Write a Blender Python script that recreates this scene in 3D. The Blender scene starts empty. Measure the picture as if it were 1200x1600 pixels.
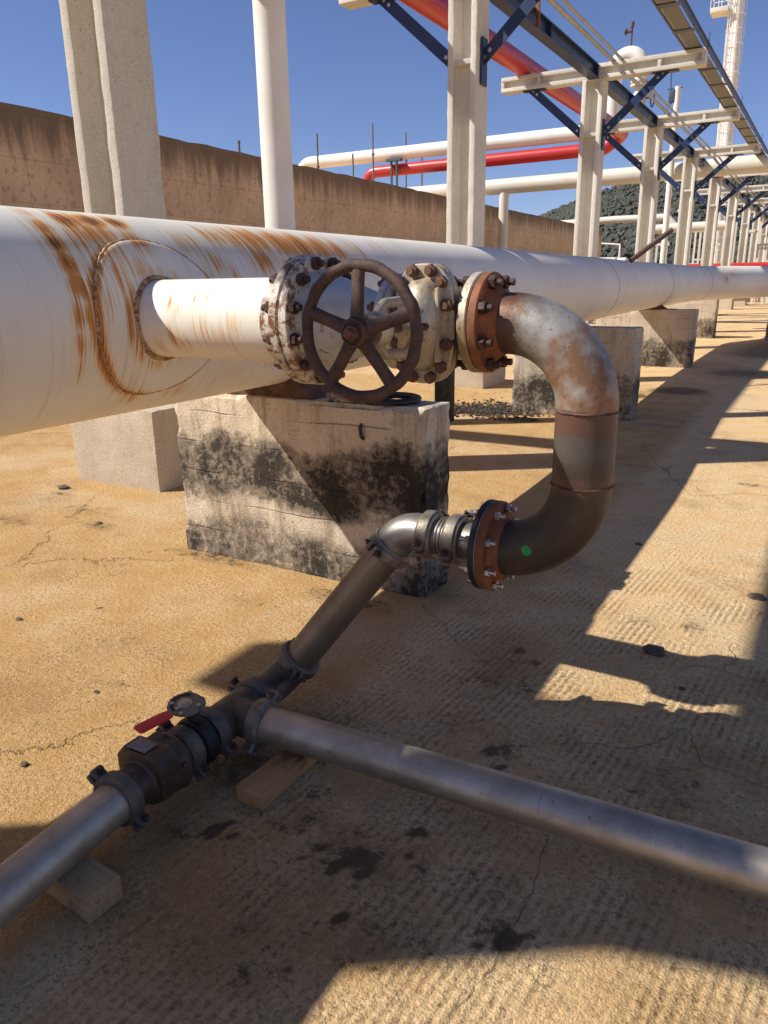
import bpy, bmesh, math, random
import numpy as np
from mathutils import Vector, Matrix, noise as mnoise
random.seed(7); rng = np.random.default_rng(7)
scene = bpy.context.scene
COL = scene.collection
V = Vector
R_ = math.radians
PI = math.pi

# ------------------------------------------------------------------ objects
ORG = {}
def tag(o, label=None, cat=None, group=None, kind=None):
    if label: o['label'] = label
    if cat: o['category'] = cat
    if group: o['group'] = group
    if kind: o['kind'] = kind
    return o

def thing(name, label, cat, loc, group=None):
    o = bpy.data.objects.new(name, None); COL.objects.link(o)
    o.empty_display_size = 0.05
    o.location = loc; ORG[o.name] = V(loc)
    return tag(o, label, cat, group)

def copy_tree(o, parent=None):
    c = o.copy(); COL.objects.link(c)
    if parent: c.parent = parent
    for ch in o.children: copy_tree(ch, c)
    return c

def frame_of(axis):
    a = V(axis).normalized()
    h = V((0, 0, 1)) if abs(a.z) < .9 else V((1, 0, 0))
    u = a.cross(h).normalized(); v = u.cross(a).normalized()
    return a, u, v

class MB:
    def __init__(s):
        s.bm = bmesh.new(); s.uv = s.bm.loops.layers.uv.new('UVMap')
    def face(s, vs):
        try: return s.bm.faces.new(vs)
        except ValueError: return None
    def box(s, lo, hi, bev=0.0, M=None):
        lo = V(lo); hi = V(hi)
        m = Matrix.Translation((lo+hi)/2) @ Matrix.Diagonal((*(hi-lo), 1))
        if M is not None: m = M @ m
        r = bmesh.ops.create_cube(s.bm, size=1, matrix=m)
        if bev > 0:
            es = list({e for v in r['verts'] for e in v.link_edges})
            bmesh.ops.bevel(s.bm, geom=es, offset=bev, segments=2, affect='EDGES', profile=.6)
        return s
    def bar(s, p0, p1, w, h, up=(0, 0, 1), bev=0.0):
        p0 = V(p0); p1 = V(p1); a = (p1-p0); L = a.length; a.normalize()
        u = V(up); x = a.cross(u).normalized(); z = x.cross(a).normalized()
        M = Matrix((x, a, z)).transposed().to_4x4(); M.translation = (p0+p1)/2
        return s.box((-w/2, -L/2, -h/2), (w/2, L/2, h/2), bev, M)
    def tube(s, pts, r, n=20, closed=False, caps=True, squash=None):
        pts = [V(p) for p in pts]; N = len(pts)
        rs = r if isinstance(r, (list, tuple)) else [r]*N
        T = []
        for i in range(N):
            a = pts[(i+1) % N]-pts[i] if (closed or i < N-1) else pts[i]-pts[i-1]
            b = pts[i]-pts[i-1] if (closed or i > 0) else a
            T.append((a.normalized()+b.normalized()).normalized())
        _, u, v = frame_of(T[0]); rings = []; L = 0; Ls = []
        for i in range(N):
            if i > 0:
                q = T[i-1].rotation_difference(T[i]); u = q @ u; v = q @ v; L += (pts[i]-pts[i-1]).length
            Ls.append(L)
            rings.append([s.bm.verts.new(pts[i]+(u*math.cos(2*PI*k/n)+v*math.sin(2*PI*k/n))*rs[i]) for k in range(n)])
        R = N if closed else N-1
        for i in range(R):
            A = rings[i]; B = rings[(i+1) % N]
            for k in range(n):
                f = s.face((A[k], A[(k+1) % n], B[(k+1) % n], B[k]))
                if f:
                    l1 = Ls[i+1] if i+1 < N else Ls[i]
                    for lp, (a, b) in zip(f.loops, ((Ls[i], k), (Ls[i], k+1), (l1, k+1), (l1, k))):
                        lp[s.uv].uv = (a, b/n*2*PI*rs[0])
        if caps and not closed:
            s.face(rings[0][::-1]); s.face(rings[-1])
        return s
    def cyl(s, p0, p1, r0, r1=None, n=20, caps=True):
        return s.tube([p0, p1], [r0, r0 if r1 is None else r1], n, caps=caps)
    def lathe(s, p0, axis, prof, n=40, closed_prof=False):
        a, u, v = frame_of(axis); p0 = V(p0); rings = []
        for t, r in prof:
            if r < 1e-6: rings.append([s.bm.verts.new(p0+a*t)])
            else: rings.append([s.bm.verts.new(p0+a*t+(u*math.cos(2*PI*k/n)+v*math.sin(2*PI*k/n))*r) for k in range(n)])
        m = len(prof)
        for i in range(m if closed_prof else m-1):
            A = rings[i]; B = rings[(i+1) % m]
            for k in range(n):
                k2 = (k+1) % n
                if len(A) == 1 and len(B) == 1: continue
                if len(A) == 1: s.face((A[0], B[k2], B[k]))
                elif len(B) == 1: s.face((A[k], A[k2], B[0]))
                else: s.face((A[k], A[k2], B[k2], B[k]))
        return s
    def prism(s, poly, o, u, v, w, bev=0.0):
        o = V(o); u = V(u); v = V(v); w = V(w)
        A = [s.bm.verts.new(o+u*x+v*y) for x, y in poly]; B = [s.bm.verts.new(o+u*x+v*y+w) for x, y in poly]
        fs = [s.face(A[::-1]), s.face(B)]
        n = len(poly)
        for i in range(n): fs.append(s.face((A[i], A[(i+1) % n], B[(i+1) % n], B[i])))
        bmesh.ops.recalc_face_normals(s.bm, faces=[f for f in fs if f])
        if bev > 0:
            es = [e for e in {e for f in fs[:2] for e in f.edges}]
            bmesh.ops.bevel(s.bm, geom=es, offset=bev, segments=2, affect='EDGES', profile=.6)
        return s
    def hexa(s, p0, axis, t0, t1, r, ph=0):
        a, u, v = frame_of(axis); p0 = V(p0)
        poly = [(math.cos(ph+PI/3*k)*r, math.sin(ph+PI/3*k)*r) for k in range(6)]
        return s.prism(poly, p0+a*t0, u, v, a*(t1-t0), bev=min(.1*r, abs(t1-t0)*.2))
    def jitter(s, amp, freq, seed=0):
        for v in s.bm.verts:
            p = v.co*freq+V((seed, seed*1.7, -seed))
            v.co += mnoise.noise_vector(p)*amp
        return s
    def build(s, name, mat, parent=None, loc=None, smooth=38, recalc=True, clean=True):
        if recalc: bmesh.ops.recalc_face_normals(s.bm, faces=s.bm.faces[:])
        if parent is not None: org = ORG[parent.name]
        else: org = V(loc) if loc is not None else V((0, 0, 0))
        bmesh.ops.translate(s.bm, vec=-org, verts=s.bm.verts[:])
        me = bpy.data.meshes.new(name); s.bm.to_mesh(me); s.bm.free()
        o = bpy.data.objects.new(name, me); COL.objects.link(o)
        me.materials.append(mat)
        if smooth is not None:
            me.shade_smooth(); me.set_sharp_from_angle(angle=R_(smooth))
        if parent is not None: o.parent = parent
        else: o.location = org
        ORG[o.name] = org
        return o

def fillet(pts, rad, seg=12):
    """polyline with rounded corners"""
    pts = [V(p) for p in pts]; out = [pts[0]]
    for i in range(1, len(pts)-1):
        a = (pts[i-1]-pts[i]).normalized(); b = (pts[i+1]-pts[i]).normalized()
        r = rad[i-1] if isinstance(rad, (list, tuple)) else rad
        th = a.angle(b); d = r/math.tan(th/2); c = pts[i]+(a+b).normalized()*(r/math.sin(th/2))
        s0 = pts[i]+a*d; s1 = pts[i]+b*d; v0 = s0-c; v1 = s1-c
        ang = v0.angle(v1); ax = v0.cross(v1).normalized()
        for k in range(seg+1): out.append(c+Matrix.Rotation(ang*k/seg, 3, ax) @ v0)
    out.append(pts[-1]); return out

def bolt(p, axis, half, r, mat, parent, heads=(1, 1), stud=.012, ph=0.):
    """a stud bolt through a flange pair: p = middle, half = half grip length"""
    m = MB(); a = V(axis).normalized(); p = V(p); h = r*1.0
    e0 = half+h+stud if heads[0] else half
    e1 = half+h+stud if heads[1] else half
    m.tube([p-a*e0, p+a*e1], r*.55, 10)
    if heads[0]: m.hexa(p, a, -half-h, -half, r, ph)
    if heads[1]: m.hexa(p, a, half, half+h, r, ph)
    return m.build('bolt', mat, parent, smooth=30)

# ---------------------------------------------------------------- materials
class NT:
    def __init__(s, name):
        s.m = bpy.data.materials.new(name); s.m.use_nodes = True
        s.t = s.m.node_tree; s.t.nodes.clear()
        s.pos = s.n('ShaderNodeNewGeometry').outputs['Position']
        s._obj = None
    def n(s, typ, ins=None, **pr):
        nd = s.t.nodes.new(typ)
        for k, v in pr.items(): setattr(nd, k, v)
        for k, v in (ins or {}).items():
            sk = nd.inputs[k]
            if isinstance(v, bpy.types.NodeSocket): s.t.links.new(v, sk)
            else:
                if sk.type == 'RGBA' and not hasattr(v, '__len__'): v = (v, v, v, 1)
                if sk.type == 'RGBA' and len(v) == 3: v = (*v, 1)
                sk.default_value = v
        return nd
    def vec(s, v, scale=(1, 1, 1), rot=(0, 0, 0), loc=(0, 0, 0)):
        return s.n('ShaderNodeMapping', {'Vector': v, 'Location': loc, 'Rotation': rot, 'Scale': scale}).outputs[0]
    def uv(s): return s.n('ShaderNodeTexCoord').outputs['UV']
    def attr(s, name): return s.n('ShaderNodeAttribute', attribute_name=name).outputs['Fac']
    def noise(s, scale, detail=4, rough=.55, v=None, dist=0):
        return s.n('ShaderNodeTexNoise', {'Vector': v or s.pos, 'Scale': scale, 'Detail': detail, 'Roughness': rough, 'Distortion': dist}).outputs['Fac']
    def voro(s, scale, v=None, feature='F1', rand=1):
        return s.n('ShaderNodeTexVoronoi', {'Vector': v or s.pos, 'Scale': scale, 'Randomness': rand}, feature=feature).outputs['Distance']
    def m2(s, op, a, b=0.0, c=0.0):
        return s.n('ShaderNodeMath', {0: a, 1: b, 2: c}, operation=op).outputs[0]
    def mul(s, a, b): return s.m2('MULTIPLY', a, b)
    def add(s, a, b): return s.m2('ADD', a, b)
    def mx(s, a, b): return s.m2('MAXIMUM', a, b)
    def sm(s, x, a, b, lo=0., hi=1.):
        return s.n('ShaderNodeMapRange', {'Value': x, 'From Min': a, 'From Max': b, 'To Min': lo, 'To Max': hi}, interpolation_type='SMOOTHSTEP').outputs[0]
    def ramp(s, x, stops):
        nd = s.n('ShaderNodeValToRGB', {'Fac': x}); cr = nd.color_ramp
        while len(cr.elements) < len(stops): cr.elements.new(.5)
        for e, (p, c) in zip(cr.elements, stops):
            e.position = p; e.color = (c, c, c, 1) if not hasattr(c, '__len__') else (*c, 1)
        return nd.outputs['Color']
    def mix(s, f, a, b, blend='MIX'):
        nd = s.n('ShaderNodeMix', data_type='RGBA', blend_type=blend)
        for sk, v in ((nd.inputs[0], f), (nd.inputs[6], a), (nd.inputs[7], b)):
            if isinstance(v, bpy.types.NodeSocket): s.t.links.new(v, sk)
            elif sk.type == 'RGBA': sk.default_value = (v, v, v, 1) if not hasattr(v, '__len__') else (*v, 1)
            else: sk.default_value = v
        return nd.outputs[2]
    def sep(s, v=None):
        nd = s.n('ShaderNodeSeparateXYZ', {0: v or s.pos}); return nd.outputs[0], nd.outputs[1], nd.outputs[2]
    def comb(s, x, y, z): return s.n('ShaderNodeCombineXYZ', {0: x, 1: y, 2: z}).outputs[0]
    def bump(s, h, strength=.5, dist=.01, normal=None):
        ins = {'Height': h, 'Strength': strength, 'Distance': dist}
        if normal: ins['Normal'] = normal
        return s.n('ShaderNodeBump', ins).outputs[0]
    def out(s, col, rough=.6, metal=0., normal=None, spec=.5, coat=None):
        ins = {'Base Color': col, 'Roughness': rough, 'Metallic': metal, 'Specular IOR Level': spec}
        if normal: ins['Normal'] = normal
        b = s.n('ShaderNodeBsdfPrincipled', ins)
        o = s.n('ShaderNodeOutputMaterial', {'Surface': b.outputs[0]})
        return s.m

def paint(name, base, dirt=(.2, .12, .06), amount=.35, rough=.45, scale=3., metal=0., rust=0., bumpy=.15):
    t = NT(name)
    n1 = t.noise(scale, 6, .65); n2 = t.noise(scale*9, 5, .6)
    c = t.mix(t.mul(t.sm(n1, .42, .75), amount), base, dirt)
    c = t.mix(t.mul(t.sm(n2, .5, .8), .25), c, tuple(x*.7 for x in base))
    if rust > 0:
        r1 = t.sm(t.noise(scale*5, 7, .7, dist=.3), .62-rust*.2, .70-rust*.15)
        c = t.mix(r1, c, t.mix(t.noise(scale*20, 3), (.10, .04, .018), (.30, .12, .04)))
    return t.out(c, t.add(t.mul(n2, .25), rough-.12), metal, t.bump(n2, bumpy, .004))

def concrete(name, base, dark, amt=.4, pit=.5, scale=1., streak=True, mould=None):
    t = NT(name); x, y, z = t.sep()
    n1 = t.noise(1.3*scale, 7, .62); n2 = t.noise(14*scale, 6, .65); n3 = t.noise(90, 3, .6)
    c = t.mix(t.mul(t.sm(n1, .38, .7), amt), base, dark)
    c = t.mix(t.mul(t.sm(n2, .45, .75), .35), c, tuple(v*.62 for v in base))
    if streak:
        st = t.noise(3.0, 6, .65, v=t.vec(t.pos, (3, 3, .35)))
        c = t.mix(t.mul(t.sm(st, .52, .75), amt), c, dark)
    pits = t.sm(t.voro(26), .10, .16)
    pm = t.sm(t.noise(6, 3), .48, .6)
    pits = t.m2('SUBTRACT', 1, t.mul(t.m2('SUBTRACT', 1, pits), pm))
    c = t.mix(t.mul(t.m2('SUBTRACT', 1, pits), .8), c, tuple(v*.35 for v in dark))
    c = t.mix(t.sm(n3, .3, .75), c, t.mix(.25, c, (1, .95, .85)))
    h = t.add(t.add(t.mul(n2, .6), t.mul(n3, .5)), t.mul(pits, pit))
    if mould:
        fr = t.noise(2.1, 12, .70, v=t.vec(t.pos, (1.5, 1.3, .9), loc=mould.get('loc', (0, 0, 0))))
        fine = t.noise(24, 8, .72)
        a, b, c2, d = mould['band']
        zj = t.add(z, t.mul(t.m2('SUBTRACT', t.noise(1.4, 3, .5), .5), mould['jag']))
        band = t.mul(t.sm(zj, a, b), t.sm(zj, d, c2))
        low = t.mul(t.sm(zj, .34, .03), .8)
        dens = t.mx(band, low)
        bl = t.m2('PINGPONG', t.add(z, t.mul(t.noise(3, 4), .03)), .085)
        bm_ = t.mul(t.sm(bl, .006, .0), t.sm(t.noise(2.2, 5, .6, v=t.vec(t.pos, (1, 1, 6))), .46, .58))
        c = t.mix(t.mul(bm_, .6), c, (.14, .10, .065)); h = t.add(h, t.mul(bm_, -.8))
        rs = t.mul(t.sm(t.noise(4, 7, .7, v=t.vec(t.pos, (4, 4, .45))), .50, .66), .6)
        c = t.mix(rs, c, (.25, .185, .115))
        thr = t.add(t.mul(dens, .46), t.mul(t.m2('SUBTRACT', fr, .5), 2.1))
        thr = t.add(thr, t.mul(t.m2('SUBTRACT', fine, .5), 1.5))
        thr = t.add(thr, t.mul(t.sm(x, -2.9, -1.7), mould.get('right', 0.)))
        soft = t.sm(thr, -.05, .40)
        hard = t.sm(thr, .40, .66)
        sp = t.mul(t.sm(t.noise(20, 6, .75), .60, .68), .7)
        c = t.mix(t.mul(t.mul(soft, t.sm(dens, 0, .4)), .78), c, t.mix(fine, (.17, .135, .095), (.07, .055, .04)))
        msk = t.m2('MINIMUM', t.mx(t.mul(hard, t.sm(dens, .05, .5)), t.mul(sp, t.add(.35, t.mul(dens, .65)))), 1)
        c = t.mix(t.mul(msk, .94), c, t.mix(t.sm(fine, .4, .65), (.018, .015, .012), (.05, .04, .03)))
        h = t.add(h, t.mul(msk, -.25))
    return t.out(c, .9, 0, t.bump(h, .7, .012), spec=.25)

def rusty(name, a=(.055, .030, .020), b=(.16, .075, .042), c=(.028, .018, .014), scale=18, rough=.72, metal=.15, bumpy=.5):
    t = NT(name)
    n1 = t.noise(scale, 6, .65); n2 = t.noise(scale*6, 5, .7); n3 = t.noise(scale*.35, 3)
    col = t.mix(t.sm(n1, .35, .7), a, b)
    col = t.mix(t.mul(t.sm(n2, .5, .75), .6), col, c)
    col = t.mix(t.mul(t.sm(n3, .5, .75), .4), col, tuple(v*1.5 for v in b))
    return t.out(col, rough, metal, t.bump(t.add(n2, n1), bumpy, .003))

M = {}
# ---- ground
def ground_mat():
    t = NT('ground_sandy_concrete'); x, y, z = t.sep()
    n1 = t.noise(.9, 8, .62); n2 = t.noise(5, 8, .68); n3 = t.noise(34, 6, .70); n4 = t.noise(150, 4, .65)
    oc = t.add(t.attr('ochre'), t.mul(t.m2('SUBTRACT', n1, .5), .9))
    oc = t.sm(oc, .25, .8)
    ochre = t.mix(t.sm(n2, .3, .7), (.57, .325, .115), (.70, .455, .205))
    beige = t.mix(t.sm(n2, .3, .7), (.82, .515, .235), (.92, .665, .36))
    c = t.mix(oc, beige, ochre)
    c = t.mix(t.mul(t.sm(t.noise(.75, 5, .6, v=t.vec(t.pos, loc=(4, 9, 0))), .50, .68), .55), c, (.80, .60, .37))
    c = t.mix(t.mul(t.sm(t.noise(1.3, 7, .68, v=t.vec(t.pos, loc=(9, 1, 0))), .52, .70), .5), c, (.38, .215, .085))
    # worn grey patches where the sand is gone
    gp = t.mul(t.sm(t.noise(1.7, 8, .7), .53, .68), t.sm(n3, .36, .6))
    c = t.mix(t.mul(gp, .50), c, (.30, .19, .095))
    # grooves raked along the yard
    w = t.n('ShaderNodeTexWave', {'Vector': t.vec(t.pos, rot=(0, 0, .09)), 'Scale': 10.5, 'Distortion': .75, 'Detail': 5, 'Detail Scale': 2.2, 'Detail Roughness': .65}, wave_type='BANDS', bands_direction='X').outputs['Fac']
    gm = t.mul(t.sm(t.attr('groove'), .1, .9), t.sm(t.noise(2.6, 6, .7), .40, .62))
    grit = t.sm(n3, .42, .62)
    dark = t.mul(t.mul(t.sm(w, .62, .25), gm), t.add(.25, t.mul(grit, .75)))
    c = t.mix(t.mul(dark, .68), c, (.13, .078, .036))
    # grit specks and pores
    sp = t.mul(t.sm(n4, .50, .60), t.add(.30, t.mul(grit, .70)))
    c = t.mix(t.mul(sp, t.add(.34, t.mul(t.attr('groove'), -.04))), c, (.20, .115, .05))
    c = t.mix(t.mul(t.sm(n4, .44, .30), .55), c, (.90, .70, .44))
    n5 = t.noise(70, 5, .72, dist=.4)
    c = t.mix(t.mul(t.mul(t.sm(n5, .53, .60), t.sm(n2, .30, .62)), .68), c, (.20, .11, .045))
    c = t.mix(t.mul(t.sm(n5, .42, .34), .45), c, (.88, .66, .38))
    pk = t.mul(t.sm(t.noise(60, 6, .75), .60, .68), t.sm(n2, .4, .6))
    c = t.mix(t.mul(pk, .7), c, (.09, .07, .05))
    # oil and dirt
    oil = t.add(t.attr('oil'), t.mul(t.m2('SUBTRACT', t.noise(14, 8, .74), .5), 2.2))
    of = t.mul(t.sm(t.attr('oil'), .04, .22), t.sm(oil, .42, .62))
    c = t.mix(t.mul(of, .74), c, (.035, .024, .015))
    osf = t.mul(t.sm(t.add(t.attr('oil'), t.mul(t.m2('SUBTRACT', t.noise(8, 8, .72), .5), .9)), .18, .75), t.sm(t.attr('oil'), .03, .25))
    c = t.mix(t.mul(osf, .62), c, (.11, .065, .03))
    dm = t.mul(t.sm(t.attr('dirt'), .05, .8), t.sm(t.add(t.mul(n3, .5), t.mul(t.noise(7, 7, .7), .5)), .36, .6))
    c = t.mix(t.mul(dm, .26), c, (.25, .135, .052))
    # hair cracks
    cv = t.n('ShaderNodeVectorMath', {0: t.pos, 1: t.n('ShaderNodeVectorMath', {0: t.n('ShaderNodeTexNoise', {'Vector': t.pos, 'Scale': 2.5, 'Detail': 6, 'Roughness': .65}).outputs['Color'], 'Scale': .5}, operation='SCALE').outputs[0]}, operation='ADD').outputs[0]
    ce = t.voro(.55, v=cv, feature='DISTANCE_TO_EDGE')
    ck = t.mul(t.sm(ce, .006, .001), t.sm(t.noise(.6, 2), .5, .6))
    c = t.mix(t.mul(ck, .22), c, (.08, .06, .04))
    h = t.add(t.add(t.add(t.mul(n3, .55), t.mul(n5, -.45)), t.mul(n4, .30)), t.add(t.mul(t.mul(w, gm), .22), t.mul(ck, -.6)))
    h = t.add(h, t.mul(n2, .6))
    return t.out(c, t.sm(of, 0, 1, .93, .55), 0, t.bump(h, 1.0, .026), spec=.22)
M['ground'] = ground_mat()

# ---- big white pipe (UV: u along, v arc from the crown)
def white_pipe_mat(name, streaky=True):
    t = NT(name); u, v, _ = t.sep(t.uv())
    n1 = t.noise(1.6, 6, .6); n2 = t.noise(22, 5, .6)
    c = t.mix(t.sm(n1, .35, .7), (.86, .805, .695), (.80, .73, .59))
    st = t.noise(1, 5, .6, v=t.comb(t.mul(u, 34), t.mul(v, 1.8), 0))
    c = t.mix(t.mul(t.sm(st, .53, .72), .38), c, (.52, .40, .24))
    c = t.mix(t.mul(t.sm(t.noise(55, 4, .7), .67, .72), .55), c, (.33, .26, .18))
    r = t.attr('rust')
    s1 = t.noise(1, 8, .66, v=t.comb(t.mul(u, 120), t.mul(v, 2.6), .3), dist=.15)
    s2 = t.noise(1, 6, .7, v=t.comb(t.mul(u, 290), t.mul(v, 9), 2.3))
    s3 = t.noise(1, 4, .6, v=t.comb(t.mul(u, 22), t.mul(v, 2.2), 5.3))
    gate = t.sm(r, .03, .22)
    k = t.add(t.add(r, t.mul(t.m2('SUBTRACT', s1, .5), 2.6)), t.mul(t.m2('SUBTRACT', s3, .5), .8))
    f0 = t.mul(gate, t.sm(k, .0, .9))
    c = t.mix(t.mul(f0, .80), c, (.72, .43, .14))
    f1 = t.mul(gate, t.sm(t.add(k, t.mul(t.m2('SUBTRACT', s2, .5), .9)), .50, .78))
    c = t.mix(t.mul(f1, .88), c, t.mix(s2, (.70, .27, .03), (.46, .135, .018)))
    k2 = t.add(k, t.mul(t.m2('SUBTRACT', s2, .5), 1.3))
    f2 = t.mul(gate, t.sm(k2, 1.0, 1.2))
    c = t.mix(t.mul(f2, .93), c, t.mix(n2, (.24, .075, .018), (.10, .034, .014)))
    f3 = t.mul(t.sm(r, 1.45, 1.75), t.sm(t.noise(40, 5, .7), .38, .5))
    c = t.mix(t.mul(f3, .85), c, (.055, .025, .015))
    # flakes of lost paint
    sp = t.mul(t.sm(t.noise(30, 5, .75), .67, .705), t.sm(t.noise(2.3, 3), .47, .6))
    c = t.mix(t.mul(sp, .85), c, (.22, .10, .04))
    hgt = t.add(t.mul(n2, .2), t.mul(f2, .5))
    return t.out(c, t.sm(f1, 0, 1, .52, .88), 0, t.bump(hgt, .22, .004))
M['white_pipe'] = white_pipe_mat('white_pipe_paint')
M['seam'] = paint('weld_seam_rust', (.55, .36, .17), (.28, .11, .03), .9, .8, 14, rust=.7, bumpy=.5)
M['seam_pale'] = paint('weld_seam_pale', (.60, .54, .44), (.30, .16, .07), .5, .6, 8)
M['white_steel'] = paint('white_steel_paint', (.80, .765, .685), (.52, .41, .28), .32, .5, 1.3)
M['cream_steel'] = paint('cream_pipe_paint', (.67, .625, .515), (.42, .33, .22), .30, .5, .9)
M['white_flange'] = paint('flaked_white_flange', (.62, .565, .45), (.34, .20, .09), .75, .5, 7, rust=.85, bumpy=.4)
M['grey_white'] = paint('grey_white_paint', (.53, .52, .475), (.30, .25, .18), .6, .5, 6, rust=.22)
M['rust'] = rusty('dark_rust')
M['wheel'] = rusty('handwheel_rust', (.058, .034, .026), (.115, .062, .042), (.026, .017, .013), 26, .68, .2, .8)
M['orange'] = rusty('orange_rust_flange', (.14, .050, .022), (.38, .130, .042), (.05, .025, .016), 6, .75, 0)
M['brown_flange'] = rusty('brown_rust_flange', (.13, .046, .020), (.28, .095, .034), (.04, .022, .015), 10, .7, .1)
M['rust_bolt'] = rusty('rusty_bolt', (.11, .050, .030), (.20, .095, .055), (.04, .022, .016), 40, .65, .25)
M['dark_bolt'] = rusty('dark_bolt', (.050, .026, .018), (.10, .048, .030), (.025, .015, .012), 40, .6, .25)
def steel(name, base, rough, metal=.9, dirt=(.10, .08, .06), amt=.4, sc=16, bumpy=.2):
    t = NT(name); n = t.noise(sc, 6, .65); n2 = t.noise(sc*8, 4, .6)
    c = t.mix(t.mul(t.sm(n, .42, .72), amt), base, dirt)
    return t.out(c, t.add(rough-.1, t.mul(n2, .25)), metal, t.bump(n2, bumpy, .002))
M['zinc_bolt'] = steel('zinc_bolt', (.48, .46, .43), .38)
M['clamp'] = steel('cast_clamp', (.25, .215, .17), .46, .5, (.06, .047, .033), .7, 20, .5)
M['clamp_dark'] = steel('greasy_cast_clamp', (.15, .122, .092), .50, .3, (.06, .046, .033), .7, 20, .5)
M['fitting'] = steel('cast_elbow', (.30, .285, .26), .40, .75, (.12, .10, .08), .5, 14, .3)
M['fitting_dark'] = steel('greasy_steel', (.115, .088, .062), .46, .3, (.045, .033, .023), .8, 14, .3)
M['valve_iron'] = steel('greasy_brown_iron', (.085, .052, .032), .46, .15, (.03, .02, .014), .8, 16, .4)
M['rubber'] = steel('black_rubber', (.014, .013, .012), .55, 0, (.03, .025, .02), .6, 10, .4)
M['plate'] = steel('zinc_plate', (.20, .185, .16), .42, .6, (.09, .075, .055), .7, 30, .2)
M['label_plate'] = steel('grey_label_plate', (.26, .25, .225), .5, .2, (.13, .12, .10), .8, 45, .1)
M['lever_red'] = paint('red_lever_sleeve', (.70, .030, .032), (.30, .016, .018), .5, .42, 18)
def alu(name, base, dark, rough=.38):
    t = NT(name); u, v, _ = t.sep(t.uv())
    st = t.noise(1, 5, .6, v=t.comb(t.mul(u, 2.2), t.mul(v, 60), 0))
    sc = t.noise(1, 6, .7, v=t.comb(t.mul(u, 90), t.mul(v, 7), 1.1))
    bl = t.noise(5, 6, .65)
    c = t.mix(t.sm(bl, .35, .7), base, dark)
    c = t.mix(t.mul(t.sm(st, .45, .7), .35), c, tuple(x*.55 for x in base))
    c = t.mix(t.mul(t.sm(sc, .62, .72), .5), c, tuple(x*.35 for x in base))
    c = t.mix(t.mul(t.sm(t.noise(26, 5, .7), .66, .71), .6), c, (.06, .05, .045))
    return t.out(c, t.add(rough-.08, t.add(t.mul(st, .16), t.mul(bl, .12))), .85, t.bump(t.add(st, sc), .10, .002))
M['alu'] = alu('dull_aluminium_tube', (.58, .515, .41), (.36, .30, .225), .47)
M['alu_dirty'] = alu('greasy_aluminium_tube', (.29, .245, .185), (.20, .165, .12), .46)
# valve: silver paint gone yellow
def silver_mat():
    t = NT('yellowed_silver_valve'); n = t.noise(9, 6, .65); n2 = t.noise(60, 5, .65); n3 = t.noise(3.5, 3)
    c = t.mix(t.sm(n, .36, .68), (.60, .55, .45), (.44, .355, .225))
    c = t.mix(t.mul(t.sm(n3, .48, .68), .6), c, (.30, .19, .08))
    c = t.mix(t.mul(t.sm(n2, .55, .75), .5), c, (.17, .09, .04))
    stv = t.noise(1, 6, .68, v=t.vec(t.pos, (70, 70, 7)))
    c = t.mix(t.mul(t.sm(stv, .52, .66), .6), c, (.28, .15, .06))
    c = t.mix(t.mul(t.sm(t.noise(38, 6, .72), .57, .66), .75), c, (.13, .06, .025))
    return t.out(c, t.add(.38, t.mul(n2, .25)), .35, t.bump(t.add(n2, n), .35, .004))
M['silver'] = silver_mat()
# U bend
def bend_mat():
    t = NT('bend_steel'); x, y, z = t.sep()
    n = t.noise(7, 7, .66); n2 = t.noise(55, 5, .7); n3 = t.noise(16, 6, .7)
    galv = t.mix(t.sm(t.noise(6, 6, .65, v=t.vec(t.pos, loc=(0, 4, 0))), .38, .62), (.40, .375, .335), (.20, .175, .145))
    rst = t.mix(n2, (.33, .145, .045), (.15, .062, .024))
    blot = t.mul(t.sm(t.noise(3.4, 8, .62, v=t.vec(t.pos, loc=(2.9, .3, 1.2))), .50, .62), .85)
    up = t.mix(blot, galv, rst)
    near = t.sm(t.add(x, t.mul(t.m2('SUBTRACT', n, .5), .12)), -.70, -.76)
    up = t.mix(t.mul(near, .9), up, (.12, .048, .024))
    up = t.mix(t.mul(t.sm(n2, .60, .66), .65), up, (.12, .07, .04))
    lowc = t.mix(t.sm(n, .35, .7), (.040, .029, .020), (.074, .050, .031))
    lowc = t.mix(t.mul(t.sm(n3, .5, .75), .5), lowc, (.032, .025, .02))
    zz = t.add(z, t.mul(t.m2('SUBTRACT', n3, .5), .05))
    band = t.mul(t.sm(zz, 1.165, 1.155), t.sm(zz, 1.075, 1.11))
    b2 = t.mul(t.sm(z, .985, .965), t.sm(z, .925, .945))
    lowc = t.mix(t.mul(band, .85), lowc, (.115, .050, .034))
    lowc = t.mix(t.mul(t.mul(t.sm(zz, 1.10, 1.08), t.sm(zz, 1.0, 1.05)), .55), lowc, (.095, .085, .075))  # paler grey band: sunlit stretch of the leg painted into the colour
    lowc = t.mix(t.mul(b2, .7), lowc, (.125, .048, .03))
    f = t.sm(zz, 1.155, 1.168)
    c = t.mix(f, lowc, up)
    d = t.n('ShaderNodeVectorMath', {0: t.pos, 1: GREEN}, operation='DISTANCE').outputs['Value']
    d = t.add(d, t.mul(t.m2('SUBTRACT', t.noise(70, 4, .7), .5), .012))
    c = t.mix(t.mul(t.sm(d, .0205, .017), t.sm(t.noise(160, 3), .2, .5)), c, (.006, .36, .05))
    return t.out(c, t.add(.34, t.mul(n2, .3)), t.mul(f, .45), t.bump(t.add(n2, n3), .30, .004))
GREEN = (-.672, 1.978, .751)
M['bend'] = bend_mat()
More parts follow.
